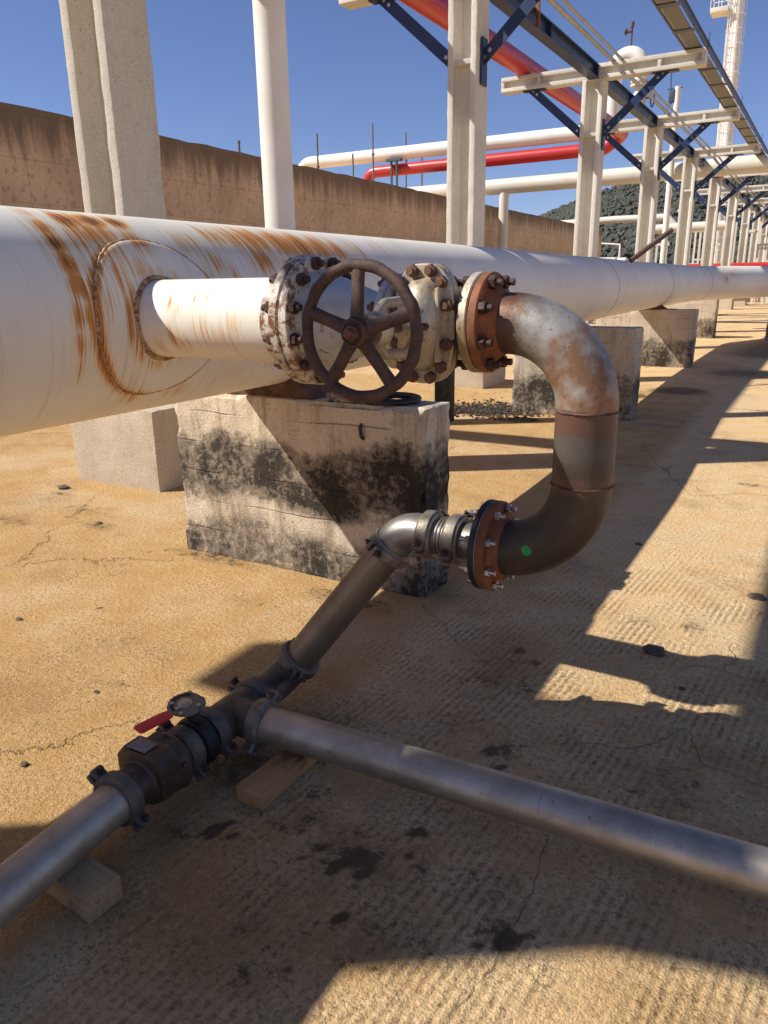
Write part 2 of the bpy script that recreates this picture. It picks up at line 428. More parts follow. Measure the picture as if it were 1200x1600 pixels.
# wood
def wood_mat(name, a, b, along='x'):
    t = NT(name); sc = (2.2, 34, 34) if along == 'x' else (34, 2.2, 34)
    n = t.noise(1, 6, .65, v=t.vec(t.pos, sc), dist=.4); n2 = t.noise(1, 4, .6, v=t.vec(t.pos, tuple(3.5*q for q in sc)))
    c = t.mix(t.sm(n, .3, .7), a, b)
    c = t.mix(t.mul(t.sm(n, .60, .68), .8), c, (.03, .022, .015))
    c = t.mix(t.mul(t.sm(t.noise(8, 5, .7), .52, .68), .6), c, (.05, .036, .024))
    return t.out(c, .85, 0, t.bump(t.add(n, n2), .6, .004), spec=.2)
M['wood1'] = wood_mat('grey_timber', (.36, .225, .115), (.50, .335, .175))
M['wood2'] = wood_mat('oily_timber', (.40, .22, .09), (.52, .31, .14), 'y')
# concrete
M['pier'] = concrete('stained_pier_concrete', (.60, .485, .335), (.29, .215, .135), .5, .8, 1.6, True, {'jag': .35, 'band': (.30, .46, .62, .78), 'loc': (.4, 0, .9), 'right': .14})
M['pier_far'] = concrete('far_pier_concrete', (.52, .425, .31), (.24, .18, .12), .45, .8, 1.3, True, {'jag': .30, 'band': (.0, .05, .36, .58)})
M['pedestal'] = concrete('pedestal_concrete', (.52, .415, .285), (.27, .195, .12), .45, .5, 1.0)
M['wall'] = None
M['column_grey'] = concrete('column_concrete', (.52, .465, .375), (.33, .28, .21), .30, .7, .9)
M['column'] = concrete('painted_column_concrete', (.64, .60, .515), (.40, .34, .255), .38, .4, .7)
def wall_mat():
    t = NT('wall_concrete'); x, y, z = t.sep()
    z = t.m2('SUBTRACT', z, .95)
    n1 = t.noise(.8, 7, .65); n2 = t.noise(7, 7, .7); n3 = t.noise(40, 4, .6)
    c = t.mix(t.sm(n1, .3, .7), (.72, .53, .335), (.54, .39, .24))
    st = t.noise(1, 7, .7, v=t.vec(t.pos, (2, 3.2, .28)))
    top = t.sm(t.add(z, t.mul(t.m2('SUBTRACT', st, .5), 1.9)), 2.75, 3.5)
    c = t.mix(t.mul(top, .74), c, (.075, .058, .043))
    c = t.mix(t.mul(t.sm(n2, .50, .66), .5), c, (.20, .14, .085))
    tie = t.voro(2.2, v=t.vec(t.pos, (1, 1, 1.6)), rand=.35)
    c = t.mix(t.mul(t.sm(tie, .05, .035), .8), c, (.06, .045, .03))
    pl = t.n('ShaderNodeTexWave', {'Vector': t.pos, 'Scale': .42, 'Distortion': .4, 'Detail': 2}, wave_type='BANDS', bands_direction='Z', wave_profile='SAW').outputs['Fac']
    line = t.mx(t.sm(pl, .03, .0), t.sm(t.m2('PINGPONG', y, 1.2), .02, .0))
    c = t.mix(t.mul(line, .35), c, (.12, .085, .06))
    return t.out(c, .92, 0, t.bump(t.add(t.add(n2, t.mul(n3, .5)), t.mul(line, -.5)), .6, .015), spec=.2)
M['wall'] = wall_mat()
M['blue'] = paint('navy_steel_paint', (.013, .031, .090), (.035, .042, .065), .35, .40, 1.5)
M['red'] = paint('red_pipe_paint', (.50, .030, .028), (.30, .05, .04), .35, .34, 1.2)
M['tray'] = paint('galvanised_tray', (.30, .30, .295), (.16, .14, .12), .4, .5, 3, .4)
M['tray_dark'] = paint('dark_tray_rail', (.060, .070, .095), (.03, .03, .035), .4, .45, 3)
def perf_mat():
    t = NT('perforated_tray_floor'); d = t.voro(26, rand=0.0)
    h = t.sm(d, .30, .36)
    c = t.mix(h, (.04, .037, .034), (.20, .19, .175))
    return t.out(c, .6, .2, t.bump(h, .4, .004))
M['perf'] = perf_mat()
M['conduit'] = paint('weathered_conduit', (.40, .385, .34), (.22, .17, .12), .4, .5, 3)
M['rod'] = rusty('scaffold_rust', (.09, .06, .045), (.17, .10, .07), (.04, .03, .025), 12, .7, .2)
M['grey_rod'] = paint('grey_scaffold_tube', (.17, .165, .155), (.09, .07, .05), .5, .5, 5)
M['green'] = paint('dark_green_post', (.05, .085, .075), (.03, .04, .035), .4, .5, 4)
M['cloth'] = paint('grey_work_rag', (.34, .29, .225), (.12, .09, .06), .8, .9, 25, bumpy=.6)
M['stone'] = rusty('dark_stone', (.10, .072, .05), (.16, .12, .08), (.04, .03, .022), 30, .95, 0)
M['sludge'] = rusty('dried_sludge', (.045, .033, .025), (.085, .06, .042), (.02, .016, .012), 12, .9, 0)
M['black_block'] = steel('black_block', (.012, .011, .010), .6, 0)
M['crack'] = rusty('crack_dirt', (.075, .050, .030), (.12, .08, .05), (.05, .035, .02), 30, 1.0, 0)
def hill_mat():
    t = NT('scrub_hillside'); n = t.noise(.018, 7, .65); n2 = t.noise(.25, 7, .7)
    c = t.mix(t.sm(n2, .35, .65), (.07, .07, .052), (.14, .13, .095))
    c = t.mix(t.mul(t.sm(n, .52, .66), t.sm(n2, .45, .65)), c, (.24, .215, .17))
    return t.out(c, .95, 0, t.bump(n2, 1, 3.), spec=.1)
M['hill'] = hill_mat()
def leaf_mat():
    t = NT('hazed_pine_foliage'); n = t.noise(.09, 5, .7); n2 = t.noise(1.3, 5, .7)
    c = t.mix(t.sm(n, .35, .65), (.075, .084, .070), (.125, .125, .10))  # leaf tones lifted to grey-green: distance haze painted into the colour
    c = t.mix(t.mul(t.sm(n2, .5, .7), .6), c, (.15, .14, .105))
    return t.out(c, .95, 0, t.bump(n2, 1, .8), spec=.1)
M['leaf'] = leaf_mat()

# ------------------------------------------------------------------- camera
f_px, p, r, a = 1167.6, .297482, -.0151637, .528066
Fv = V((-math.sin(a)*math.cos(p), math.cos(a)*math.cos(p), -math.sin(p)))
R0 = V((math.cos(a), math.sin(a), 0)); U0 = R0.cross(Fv)
Rv = R0*math.cos(r)+U0*math.sin(r); Uv = U0*math.cos(r)-R0*math.sin(r)
cam = bpy.data.cameras.new('camera'); co = bpy.data.objects.new('camera', cam); COL.objects.link(co)
mt = Matrix((Rv, Uv, -Fv)).transposed().to_4x4(); mt.translation = (0, 0, 1.5); co.matrix_world = mt
cam.sensor_fit = 'VERTICAL'; cam.sensor_height = 36; cam.lens = f_px/1600*36
cam.clip_start = .05; cam.clip_end = 4000
scene.camera = co

# -------------------------------------------------------------------- light
to_sun = V((-1, -.68, 1.13)).normalized()
el = math.asin(to_sun.z); az = math.atan2(to_sun.x, to_sun.y)
sl = bpy.data.lights.new('sun', 'SUN'); sl.energy = 4.6; sl.angle = R_(.53); sl.color = (1, .965, .90)
so = bpy.data.objects.new('sun', sl); COL.objects.link(so)
so.rotation_euler = (-to_sun).to_track_quat('-Z', 'Y').to_euler(); so.location = to_sun*60
w = bpy.data.worlds.new('World'); scene.world = w; w.use_nodes = True
nt = w.node_tree; nt.nodes.clear()
sky = nt.nodes.new('ShaderNodeTexSky'); sky.sky_type = 'NISHITA'; sky.sun_disc = False
sky.sun_elevation = el; sky.sun_rotation = az % (2*PI); sky.altitude = 0
sky.air_density = .8; sky.dust_density = .1; sky.ozone_density = 6.0
bg = nt.nodes.new('ShaderNodeBackground'); bg.inputs[1].default_value = .088
wo = nt.nodes.new('ShaderNodeOutputWorld')
tint = nt.nodes.new('ShaderNodeMix'); tint.data_type = 'RGBA'; tint.blend_type = 'MULTIPLY'
tint.inputs[0].default_value = 1.0; tint.inputs[7].default_value = (1.06, .90, .98, 1)   # clear dry air: a shade more violet
nt.links.new(sky.outputs[0], tint.inputs[6]); nt.links.new(tint.outputs[2], bg.inputs[0]); nt.links.new(bg.outputs[0], wo.inputs[0])
scene.view_settings.view_transform = 'Standard'; scene.view_settings.look = 'None'
scene.view_settings.exposure = 0.45; scene.view_settings.gamma = 1
scene.render.engine = 'CYCLES'

# ------------------------------------------------------------------- ground
def axis_lines(lo, hi, step, far):
    fine = list(np.arange(lo, hi+1e-6, step)); out = []; d = step; q = lo
    while q > -far: d *= 1.35; q -= d; out.append(q)
    out = out[::-1]+fine; d = step; q = hi
    while q < far: d *= 1.35; q += d; out.append(q)
    return np.array(out)
gx = axis_lines(-5.4, .5, .025, 900); gy = axis_lines(.4, 9.5, .03, 1100)
GX, GY = np.meshgrid(gx, gy); nv = GX.size
co_ = np.zeros((nv, 3), np.float32); co_[:, 0] = GX.ravel(); co_[:, 1] = GY.ravel()
nx, ny = len(gx), len(gy)
i0 = (np.arange(ny-1)[:, None]*nx+np.arange(nx-1)[None]).ravel()
quads = np.stack([i0, i0+1, i0+nx+1, i0+nx], 1)
me = bpy.data.meshes.new('ground'); me.from_pydata(co_.tolist(), [], quads.tolist())
X, Y = co_[:, 0], co_[:, 1]
def ss(x, a, b): t = np.clip((x-a)/(b-a), 0, 1); return t*t*(3-2*t)
def blobs(L):
    o = np.zeros(nv, np.float32)
    for b in L:
        x, y, rr, am = b[:4]; ry = b[4] if len(b) > 4 else rr
        o = np.maximum(o, am*np.exp(-(((X-x)/rr)**2+((Y-y)/ry)**2)))
    return o
ochre = np.maximum(1-ss(X, -1.75, -1.15), (1-ss(Y, 4.6, 7))*0)
ochre = np.maximum(ochre, .95*np.exp(-(((X+1.3)/.75)**2+((Y-1.15)/.38)**2))); ochre = np.maximum(ochre, .75*np.exp(-(((X+.1)/.22)**2+((Y-1.3)/.2)**2)))
ochre = np.maximum(ochre, .85*(ss(Y, 3.0, 3.6)*(1-ss(X, -1.3, -.9)))); ochre *= 1-.6*ss(Y, 7.5, 13)
ochre = np.maximum(ochre, .7*np.exp(-(((X+1.0)/.25)**2+((Y-2.7)/.3)**2)))
groove = ss(X, -1.75, -1.2)*(1-ss(Y, 2.6, 5)*.72); groove = np.maximum(groove, .15)
oil = blobs([(-.92, 1.42, .26, .52, .16), (-.75, 1.2, .2, .4), (-1.15, 1.5, .2, .45), (-1.35, 1.9, .3, .4), (-.55, 1.5, .2, .35), (-.9, 2.5, .3, .42), (-1.0, 1.05, .3, .35), (-.25, 2.1, .25, .35), (-4.4, 3.3, .6, .35, .2), (-3.3, 2.6, .5, .3, .15), (-2.6, 2.0, .4, .3, .12), (-3.0, 1.6, .4, .28, .2), (-2.3, 2.6, .5, .32, .12), (-1.9, 2.85, .4, .5, .12), (-2.9, 3.0, .5, .5, .10), (-.82, 1.574, .022, 1.5), (-.917, 1.405, .025, 1.5), (-.95, 1.346, .022, 1.6), (-.87, 1.37, .02, 1.4), (-0.990, 1.430, 0.012, 1.20), (-1.020, 1.380, 0.014, 1.30), (-0.970, 1.470, 0.010, 1.20), (-0.930, 1.460, 0.013, 1.30), (-1.060, 1.330, 0.011, 1.20), (-0.880, 1.460, 0.010, 1.10), (-0.840, 1.410, 0.012, 1.20), (-1.000, 1.320, 0.010, 1.10), (-0.790, 1.480, 0.013, 1.20), (-1.280, 1.300, 0.012, 1.10), (-1.330, 1.330, 0.010, 1.10), (-0.690, 2.120, 0.014, 1.20), (-0.830, 2.100, 0.012, 1.10), (-0.660, 2.020, 0.011, 1.10), (-0.720, 1.960, 0.014, 1.20), (-0.420, 1.400, 0.012, 1.10), (-0.520, 1.300, 0.010, 1.00), (-2.500, 2.300, 0.012, 1.00), (-2.900, 2.200, 0.013, 1.00), (-3.300, 2.900, 0.016, 1.00), (-2.400, 1.500, 0.010, 1.00), (-.844, 1.212, .018, 1.3),
             (-.90, 1.38, .16, .26), (-.78, 2.03, .035, 1.0), (-.74, 2.06, .12, .45), (-.468, 1.346, .035, 1.3), (-.50, 1.36, .06, .6), (-1.34, 1.284, .03, 1.1),
             (-1.45, 1.55, .17, .62), (-1.30, 1.40, .10, .4), (-1.42, 1.22, .10, .4),
             (-.62, 2.22, .2, .3), (-.35, 2.05, .25, .25), (-1.0, 2.55, .12, .35), (-.95, 2.75, .03, .9), (-.86, 2.68, .02, .9),
             (-1.68, 11.0, .35, 1.5, .25), (-2.3, 10.4, .4, 1.1, .3), (-3.6, 8.4, .5, 1.1, .35), (-2.9, 8.0, .3, .9, .2), (-1.0, 13.8, .9, .85, .4), (-.8, 17, 1.2, .8, .5), (-1.9, 14.2, .5, 1.2, .4), (-.4, 9.8, .8, .6, .10), (-1.2, 12.4, .9, .7, .12), (-.6, 20, 1.5, .8, .4),
             (-4.0, 3.1, .22, .5, .12), (-4.6, 2.9, .3, .45, .10), (-4.9, 3.5, .2, .5, .06), (-2.25, 1.72, .12, .40, .06), (-1.78, 2.35, .10, .25), (-4.2, 2.45, .35, .35, .06), (-.35, 6.1, .20, .45, .1), (-.55, 3.3, .12, .42, .07), (-.35, 3.35, .06, .5, .1)])
dirt = np.maximum(.62*ss(X, -1.6, -1.0)*(1-ss(Y, 2.7, 3.9)), .12*ss(X, -2.2, -1.4))
dirt *= 1-.55*np.exp(-(((X+.35)/.5)**2+((Y-1.05)/.22)**2))
dirt = np.maximum(dirt, blobs([(-1.45, 1.5, .35, .9), (-1.35, 3.0, .3, .5), (-2.3, 3.0, .9, .5, .12), (-1.7, 2.5, .5, .4), (-1.4, 2.2, .5, .55), (-1.2, 1.0, .3, .4)]))
for nm, arr in (('ochre', ochre), ('groove', groove), ('oil', oil), ('dirt', dirt)):
    at = me.attributes.new(nm, 'FLOAT', 'POINT'); at.data.foreach_set('value', arr.astype(np.float32))
me.materials.append(M['ground']); me.shade_smooth()
ground = bpy.data.objects.new('ground', me); COL.objects.link(ground); tag(ground, kind='structure'); ORG['ground'] = V((0, 0, 0))
# open cracks: thin ragged ribbons of dirt
for k, L in enumerate([[(-.49, 1.73), (-.47, 1.58), (-.48, 1.36), (-.45, 1.26), (-.49, 1.1), (-.47, .9)], [(-1.53, 2.98), (-1.35, 2.83), (-1.2, 2.66)], [(-1.43, 7.37), (-1.1, 6.5), (-.69, 5.58), (-.38, 5.8), (.1, 5.9)],
          [(-.63, 2.17), (-.36, 2.28), (-.23, 2.48), (-.17, 2.31), (.1, 2.25)]]):
    m = MB(); pts = []
    for (x0, y0), (x1, y1) in zip(L[:-1], L[1:]):
        n = max(3, int(math.hypot(x1-x0, y1-y0)/.018))
        for i in range(n): pts.append(V((x0+(x1-x0)*i/n, y0+(y1-y0)*i/n, .003)))
    prev = None
    for i, q in enumerate(pts):
        nn = mnoise.noise_vector(q*9)*.030+mnoise.noise_vector(q*45)*.009
        q = V((q.x+nn.x, q.y+nn.y, .003)); d = (pts[min(i+1, len(pts)-1)]-pts[max(i-1, 0)]).normalized(); s = V((-d.y, d.x, 0))
        wd = (.0005+.0010*abs(mnoise.noise(q*30)))*(1+q.y*.25)
        A, B = m.bm.verts.new(q-s*wd), m.bm.verts.new(q+s*wd)
        if prev: m.face((prev[0], A, B, prev[1]))
        prev = (A, B)
    m.build('ground_crack', M['crack'], ground)

# --------------------------------------------------------------------- hill
def ridge(azd):
    t = np.interp(azd, [-60, -40, -28, -22, -18.2, -15, -12.4, -10, -7, -4.6, 2, 12, 25], [.03, .035, .045, .060, .077, .094, .105, .113, .114, .111, .105, .08, .05])
    return t
azs = np.radians(np.linspace(-60, 25, 260)); rs = np.concatenate([np.linspace(190, 640, 100), np.linspace(660, 1000, 16)])
vs = []
for rr in rs:
    for az_ in azs:
        tt = ridge(math.degrees(az_)); h = tt*600*float(ss(np.array(rr), 190, 610)) if rr <= 640 else tt*600*(1-(rr-640)/360*.9)
        q = V((math.sin(az_)*rr, math.cos(az_)*rr, 0))
        nn = mnoise.fractal(q*.012, 1.0, 2.0, 4)*4.0*float(ss(np.array(rr), 200, 400))*(1-float(ss(np.array(rr), 560, 620))*.7)
        vs.append((q.x, q.y, h+nn-.6))
na = len(azs)
fs = [(i*na+j, i*na+j+1, (i+1)*na+j+1, (i+1)*na+j) for i in range(len(rs)-1) for j in range(na-1)]
me = bpy.data.meshes.new('hill'); me.from_pydata(vs, [], fs); me.materials.append(M['hill']); me.shade_smooth()
hill = bpy.data.objects.new('hill', me); COL.objects.link(hill); tag(hill, kind='structure')
from mathutils.bvhtree import BVHTree
bv = BVHTree.FromPolygons([V(q) for q in vs], fs)
m = bmesh.new(); bmesh.ops.create_icosphere(m, subdivisions=1, radius=1); ico_v = np.array([v.co[:] for v in m.verts]); ico_f = np.array([[v.index for v in f.verts] for f in m.faces]); m.free()
AV = []; AF = []; cnt = 0
for i in range(20000):
    az_ = R_(random.uniform(-24, 3)); rr = 200+430*math.sqrt(random.random())
    q = V((math.sin(az_)*rr, math.cos(az_)*rr, 300)); hit = bv.ray_cast(q, V((0, 0, -1)))
    if hit[0] is None: continue
    dn = mnoise.noise(V((q.x*.02, q.y*.02, 3)))
    if dn < -.12 and random.random() < .75: continue
    s = random.uniform(.6, 1.7); vv = ico_v*np.array([s*random.uniform(.8, 1.3), s*random.uniform(.8, 1.3), s*random.uniform(.7, 1.15)])
    vv = vv*(1+rng.uniform(-.28, .28, (len(vv), 1)))+np.array([q.x, q.y, hit[0].z+s*.35])
    AV.append(vv); AF.append(ico_f+cnt*len(ico_v)); cnt += 1
me = bpy.data.meshes.new('hillside_forest'); me.from_pydata(np.concatenate(AV).tolist(), [], np.concatenate(AF).tolist()); me.materials.append(M['leaf'])
o = bpy.data.objects.new('hillside_forest', me); COL.objects.link(o); tag(o, kind='stuff')

# ------------------------------------------------------------ big white pipe
PR = .383; PZ = 1.386; PX = -2.5; BY = 2.05; BR = .1365
path = fillet([(-2.5, -7, PZ), (-2.5, 4.6, PZ), (-2.80, 12.5, PZ), (-2.84, 19.1, PZ-.005), (-2.23, 20.7, PZ), (-.85, 24.2, PZ), (2.6, 33, PZ)], [30, 30, 2, 2, 8], 6)
def dense(path, step_fn):
    out = [path[0]]
    for A, B in zip(path[:-1], path[1:]):
        L = (B-A).length; y = (A.y+B.y)/2; n = 1
        n = max(1, int(L/step_fn(y)))
        for i in range(1, n+1): out.append(A.lerp(B, i/n))
    return out
pp = []
for y in np.arange(-7, 4.0, .4 if False else .02): pp.append(V((PX, y, PZ)) if y > .5 else None)
pp = [V((PX, y, PZ)) for y in np.arange(-7, .5, .5)]+[V((PX, y, PZ)) for y in np.arange(.5, 4.2, .018)]+[q for q in dense(path[1:], lambda y: .12) if q.y > 4.25]
NS = 180; th = np.radians(np.linspace(-180, 180, NS+1))[:-1]
bm = bmesh.new(); uvl = bm.loops.layers.uv.new('UVMap'); ra = bm.verts.layers.float.new('rust')
P = np.array([q[:] for q in pp]); Tn = np.gradient(P, axis=0); Tn /= np.linalg.norm(Tn, axis=1)[:, None]
# side vector (towards +X) and up
Sd = np.stack([Tn[:, 1], -Tn[:, 0], np.zeros(len(P))], 1); Sd /= np.linalg.norm(Sd, axis=1)[:, None]
arc = np.concatenate([[0], np.cumsum(np.linalg.norm(np.diff(P, axis=0), axis=1))])
u0 = arc[np.argmin(abs(P[:, 1]-2.0))]; U = arc-u0+2.0
def rust_at(u, deg):
    o = np.zeros_like(u)
    def bl(x, d, su, sd, am):
        nonlocal o; o = np.maximum(o, am*np.exp(-((u-x)/su)**2-((deg-d)/sd)**2))
    # left streak running down beside the pad
    for x, d, am, su in ((1.72, 22, .45, .05), (1.71, 38, .8, .05), (1.71, 48, .95, .05), (1.71, 60, .85, .05), (1.715, 72, .75, .05), (1.70, 86, .68, .045), (1.69, 100, .55, .04), (1.685, 112, .35, .04)): bl(x, d, su, 9, am)
    # crown patch above the pad
    for x, d, su, sd, am in ((1.84, 28, .06, 10, 1.05), (1.95, 27, .07, 9, 1.2), (2.06, 27, .05, 8, 1.1), (1.92, 40, .12, 12, .75), (2.05, 45, .06, 12, .7), (1.80, 45, .05, 14, .5), (1.93, 55, .08, 12, .55), (1.97, 64, .06, 14, .62), (1.88, 66, .05, 14, .55), (1.82, 80, .05, 12, .4), (1.90, 80, .04, 14, .45)): bl(x, d, su, sd, am)
    # long crown band to the right
    for x, d, su, sd, am in ((2.30, 44, .10, 12, .36), (2.42, 58, .06, 10, .5), (2.52, 36, .10, 16, .48), (2.66, 36, .10, 16, .62), (2.80, 36, .12, 18, .78), (2.95, 38, .12, 18, .82), (3.10, 40, .12, 18, .86), (3.25, 42, .12, 18, .78), (3.40, 44, .10, 15, .62), (2.75, 55, .12, 12, .6), (2.92, 58, .10, 10, .5), (3.58, 40, .10, 15, .36), (3.9, 40, .15, 18, .22), (2.50, 66, .04, 12, .5), (2.36, 70, .05, 14, .35)): bl(x, d, su, sd, am)
    # weld of the pad and root of the branch
    rr = np.sqrt((u-BY)**2+(np.radians(deg-90)*PR)**2)
    side = .55+.45*np.clip((BY-u)/.25, -1, 1)
    o = o*1.28; o = np.maximum(o, np.exp(-((rr-.305)/.024)**2)*.92*side)
    o = np.maximum(o, np.exp(-((rr-.165)/.030)**2)*.85*side)
    # drips below the pad and odd weeps
    for x, d, am in ((1.98, 138, .35), (2.2, 138, .35), (2.5, 130, .3), (2.75, 125, .35), (1.9, 125, .35), (3.1, 120, .25)): bl(x, d, .08, 9, am)
    for x, am in ((5.2, .16), (7.1, .2), (9.9, .36), (12.4, .2), (14.2, .22), (19.2, .55), (20.1, .35), (22, .25)):
        o = np.maximum(o, am*np.exp(-((u-x)/.05)**2)*(.7+.3*np.cos(np.radians(deg))))
    bl(19.9, 75, .2, 20, .6); bl(20.3, 60, .15, 15, .5)
    return o
rings = []
for i in range(len(P)):
    ring = []
    rr_ = rust_at(np.full(NS, U[i]), np.degrees(th))
    for k in range(NS):
        q = P[i]+(Sd[i]*math.sin(th[k])+np.array([0, 0, 1])*math.cos(th[k]))*PR
        v = bm.verts.new(q-np.array([PX, 2, 0])); v[ra] = float(rr_[k]); ring.append(v)
    rings.append(ring)
for i in range(len(P)-1):
    for k in range(NS):
        k2 = (k+1) % NS; f = bm.faces.new((rings[i][k], rings[i][k2], rings[i+1][k2], rings[i+1][k]))
        vk2 = th[k2] if k2 else PI
        for lp, (uu, vv) in zip(f.loops, ((U[i], th[k]), (U[i], vk2), (U[i+1], vk2), (U[i+1], th[k]))): lp[uvl].uv = (uu, vv*PR)
bm.faces.new(rings[0]); bm.faces.new(rings[-1][::-1])
bmesh.ops.recalc_face_normals(bm, faces=bm.faces[:])
main = thing('main_pipe', 'large rust-streaked white pipe lying on concrete piers along the yard', 'pipeline', (PX, 2, 0))
me = bpy.data.meshes.new('pipe_wall'); bm.to_mesh(me); bm.free(); me.materials.append(M['white_pipe']); me.shade_smooth(); me.set_sharp_from_angle(angle=R_(60))
o = bpy.data.objects.new('pipe_wall', me); COL.objects.link(o); o.parent = main
def onpipe(u, ang, lift):   # point on the pipe near the branch, unwrapped coordinates
    return V((PX+math.sin(ang)*(PR+lift), u, PZ+math.cos(ang)*(PR+lift)))
# reinforcing pad with a raised edge
bm = bmesh.new(); uvl = bm.loops.layers.uv.new('UVMap'); ra = bm.verts.layers.float.new('rust')
radii = [.135, .15, .165, .18, .20, .22, .24, .26, .28, .292, .300, .306]; lifts = [.012]*9+[.0118, .009, -.002]
NA = 144; grid = []
for rr, lf in zip(radii, lifts):
    row = []
    for k in range(NA):
        al = 2*PI*k/NA; u = BY+rr*math.cos(al); ang = PI/2-rr*math.sin(al)/PR
        v = bm.verts.new(onpipe(u, ang, lf)-V((PX, 2, 0))); v[ra] = float(rust_at(np.array([u]), np.array([math.degrees(ang)]))[0])*(.9 if rr < .27 else 1.0); row.append((v, u, ang))
    grid.append(row)
for i in range(len(radii)-1):
    for k in range(NA):
        c4 = (grid[i][k], grid[i][(k+1) % NA], grid[i+1][(k+1) % NA], grid[i+1][k])
        f = bm.faces.new([c[0] for c in c4])
        for lp, c in zip(f.loops, c4): lp[uvl].uv = (c[1], c[2]*PR)
bmesh.ops.recalc_face_normals(bm, faces=bm.faces[:])
me = bpy.data.meshes.new('reinforcing_pad'); bm.to_mesh(me); bm.free(); me.materials.append(M['white_pipe']); me.shade_smooth()
if me.polygons[0].normal.x < 0: me.flip_normals()
o = bpy.data.objects.new('reinforcing_pad', me); COL.objects.link(o); o.parent = main
def bead(rad, rt, lift, mat):
    m = MB(); pts = []
    for k in range(160):
        al = 2*PI*k/160; rr = rad+random.uniform(-.0012, .0012)
        pts.append(onpipe(BY+rr*math.cos(al), PI/2-rr*math.sin(al)/PR, lift))
    m.tube(pts, [rt*random.uniform(.75, 1.25) for _ in pts], 8, closed=True); m.build('weld_bead', mat, main)
bead(.304, .0065, .003, M['seam']); bead(.142, .010, .012, M['seam'])
for y, x in ((9.9, -2.70), (14.3, -2.82), (19.25, -2.80)):
    j = int(np.argmin(abs(P[:, 1]-y))); m = MB()
    m.tube([V(P[j])+(V(Sd[j])*math.sin(q)+V((0, 0, 1))*math.cos(q))*(PR+.001) for q in np.linspace(0, 2*PI, 97)[:-1]], .006, 6, closed=True)
    m.build('weld_bead', M['seam_pale'], main)
# branch pipe: UV like the big pipe
bm = bmesh.new(); uvl = bm.loops.layers.uv.new('UVMap'); ra = bm.verts.layers.float.new('rust')
xs = np.linspace(-2.25, -1.445, 100); NB = 72; rows = []
for x in xs:
    row = []
    for k in range(NB):
        q = 2*PI*k/NB; deg = math.degrees(q); d2 = deg if deg < 180 else deg-360   # 0 = crown, + towards camera (-y)
        rr = 0.
        for bx, bd, sx, sd, am in ((-1.95, 62, .03, 14, .5), (-1.86, 58, .03, 14, .55), (-1.92, 70, .02, 12, .5), (-1.80, 55, .02, 12, .45), (-1.68, 95, .04, 20, .5), (-1.72, 110, .05, 20, .5), (-1.83, 105, .05, 25, .42), (-1.95, 118, .06, 22, .45), (-1.50, 60, .03, 50, .42), (-1.485, 90, .014, 90, .7), (-2.05, 130, .05, 20, .4)):
            rr = max(rr, am*math.exp(-((x-bx)/sx)**2-((d2-bd)/sd)**2))
        v = bm.verts.new((x-PX, BY-math.sin(q)*BR-2, PZ+math.cos(q)*BR)); v[ra] = rr; row.append(v)
    rows.append(row)
for i in range(len(xs)-1):
    for k in range(NB):
        k2 = (k+1) % NB; f = bm.faces.new((rows[i][k], rows[i][k2], rows[i+1][k2], rows[i+1][k]))
        for lp, (uu, vv) in zip(f.loops, ((xs[i], k), (xs[i], k+1), (xs[i+1], k+1), (xs[i+1], k))): lp[uvl].uv = (uu, vv/NB*2*PI*BR)
bmesh.ops.recalc_face_normals(bm, faces=bm.faces[:])
me = bpy.data.meshes.new('branch_pipe'); bm.to_mesh(me); bm.free(); me.materials.append(M['white_pipe']); me.shade_smooth()
o = bpy.data.objects.new('branch_pipe', me); COL.objects.link(o); o.parent = main
AX = (1, 0, 0)
def flange(name, x0, x1, ro, ri, mat, parent, y=BY, z=PZ, face=None):
    m = MB(); t = x1-x0; e = .004
    m.lathe((x0, y, z), AX, [(0, ri), (0, ro-e), (e, ro), (t-e, ro), (t, ro-e), (t, ri), (0, ri)], 72)
    return m.build(name, mat, parent)
fl = flange('branch_flange', -1.478, -1.444, .203, .120, M['white_flange'], main)
m = MB(); m.lathe((-1.563, BY, PZ), AX, [(0, BR), (.05, BR+.004), (.085, BR+.018), (.086, BR-.02)], 60); m.build('flange_hub', M['white_flange'], fl)
# reducer between branch and valve
red = thing('pipe_reducer', 'grey white cone reducer with twelve-bolt flange between branch and valve', 'pipe reducer', (-1.28, BY, 1.2))
fl2 = flange('large_flange', -1.440, -1.406, .203, .110, M['white_flange'], red)
m = MB(); m.lathe((-1.4435, BY, PZ), AX, [(0, .1), (0, .165), (.003, .165), (.003, .1)], 60); m.build('gasket', M['rubber'], red)
m = MB(); m.lathe((-1.408, BY, PZ), AX, [(0, .160), (.012, .155), (.03, .140), (.038, .137), (.05, .137), (.07, .134), (.13, .113), (.19, .09), (.215, .0845), (.24, .0845), (.262, .10), (.263, .07)], 64); m.build('cone', M['grey_white'], red)
flange('small_flange', -1.146, -1.121, .14, .06, M['grey_white'], red)
for k in range(12):
    q = 2*PI*(k+.5)/12
    bolt((-1.442, BY+math.cos(q)*.181, PZ+math.sin(q)*.181), AX, .0365, .0195, M['dark_bolt'], fl2, stud=.016, ph=random.random())

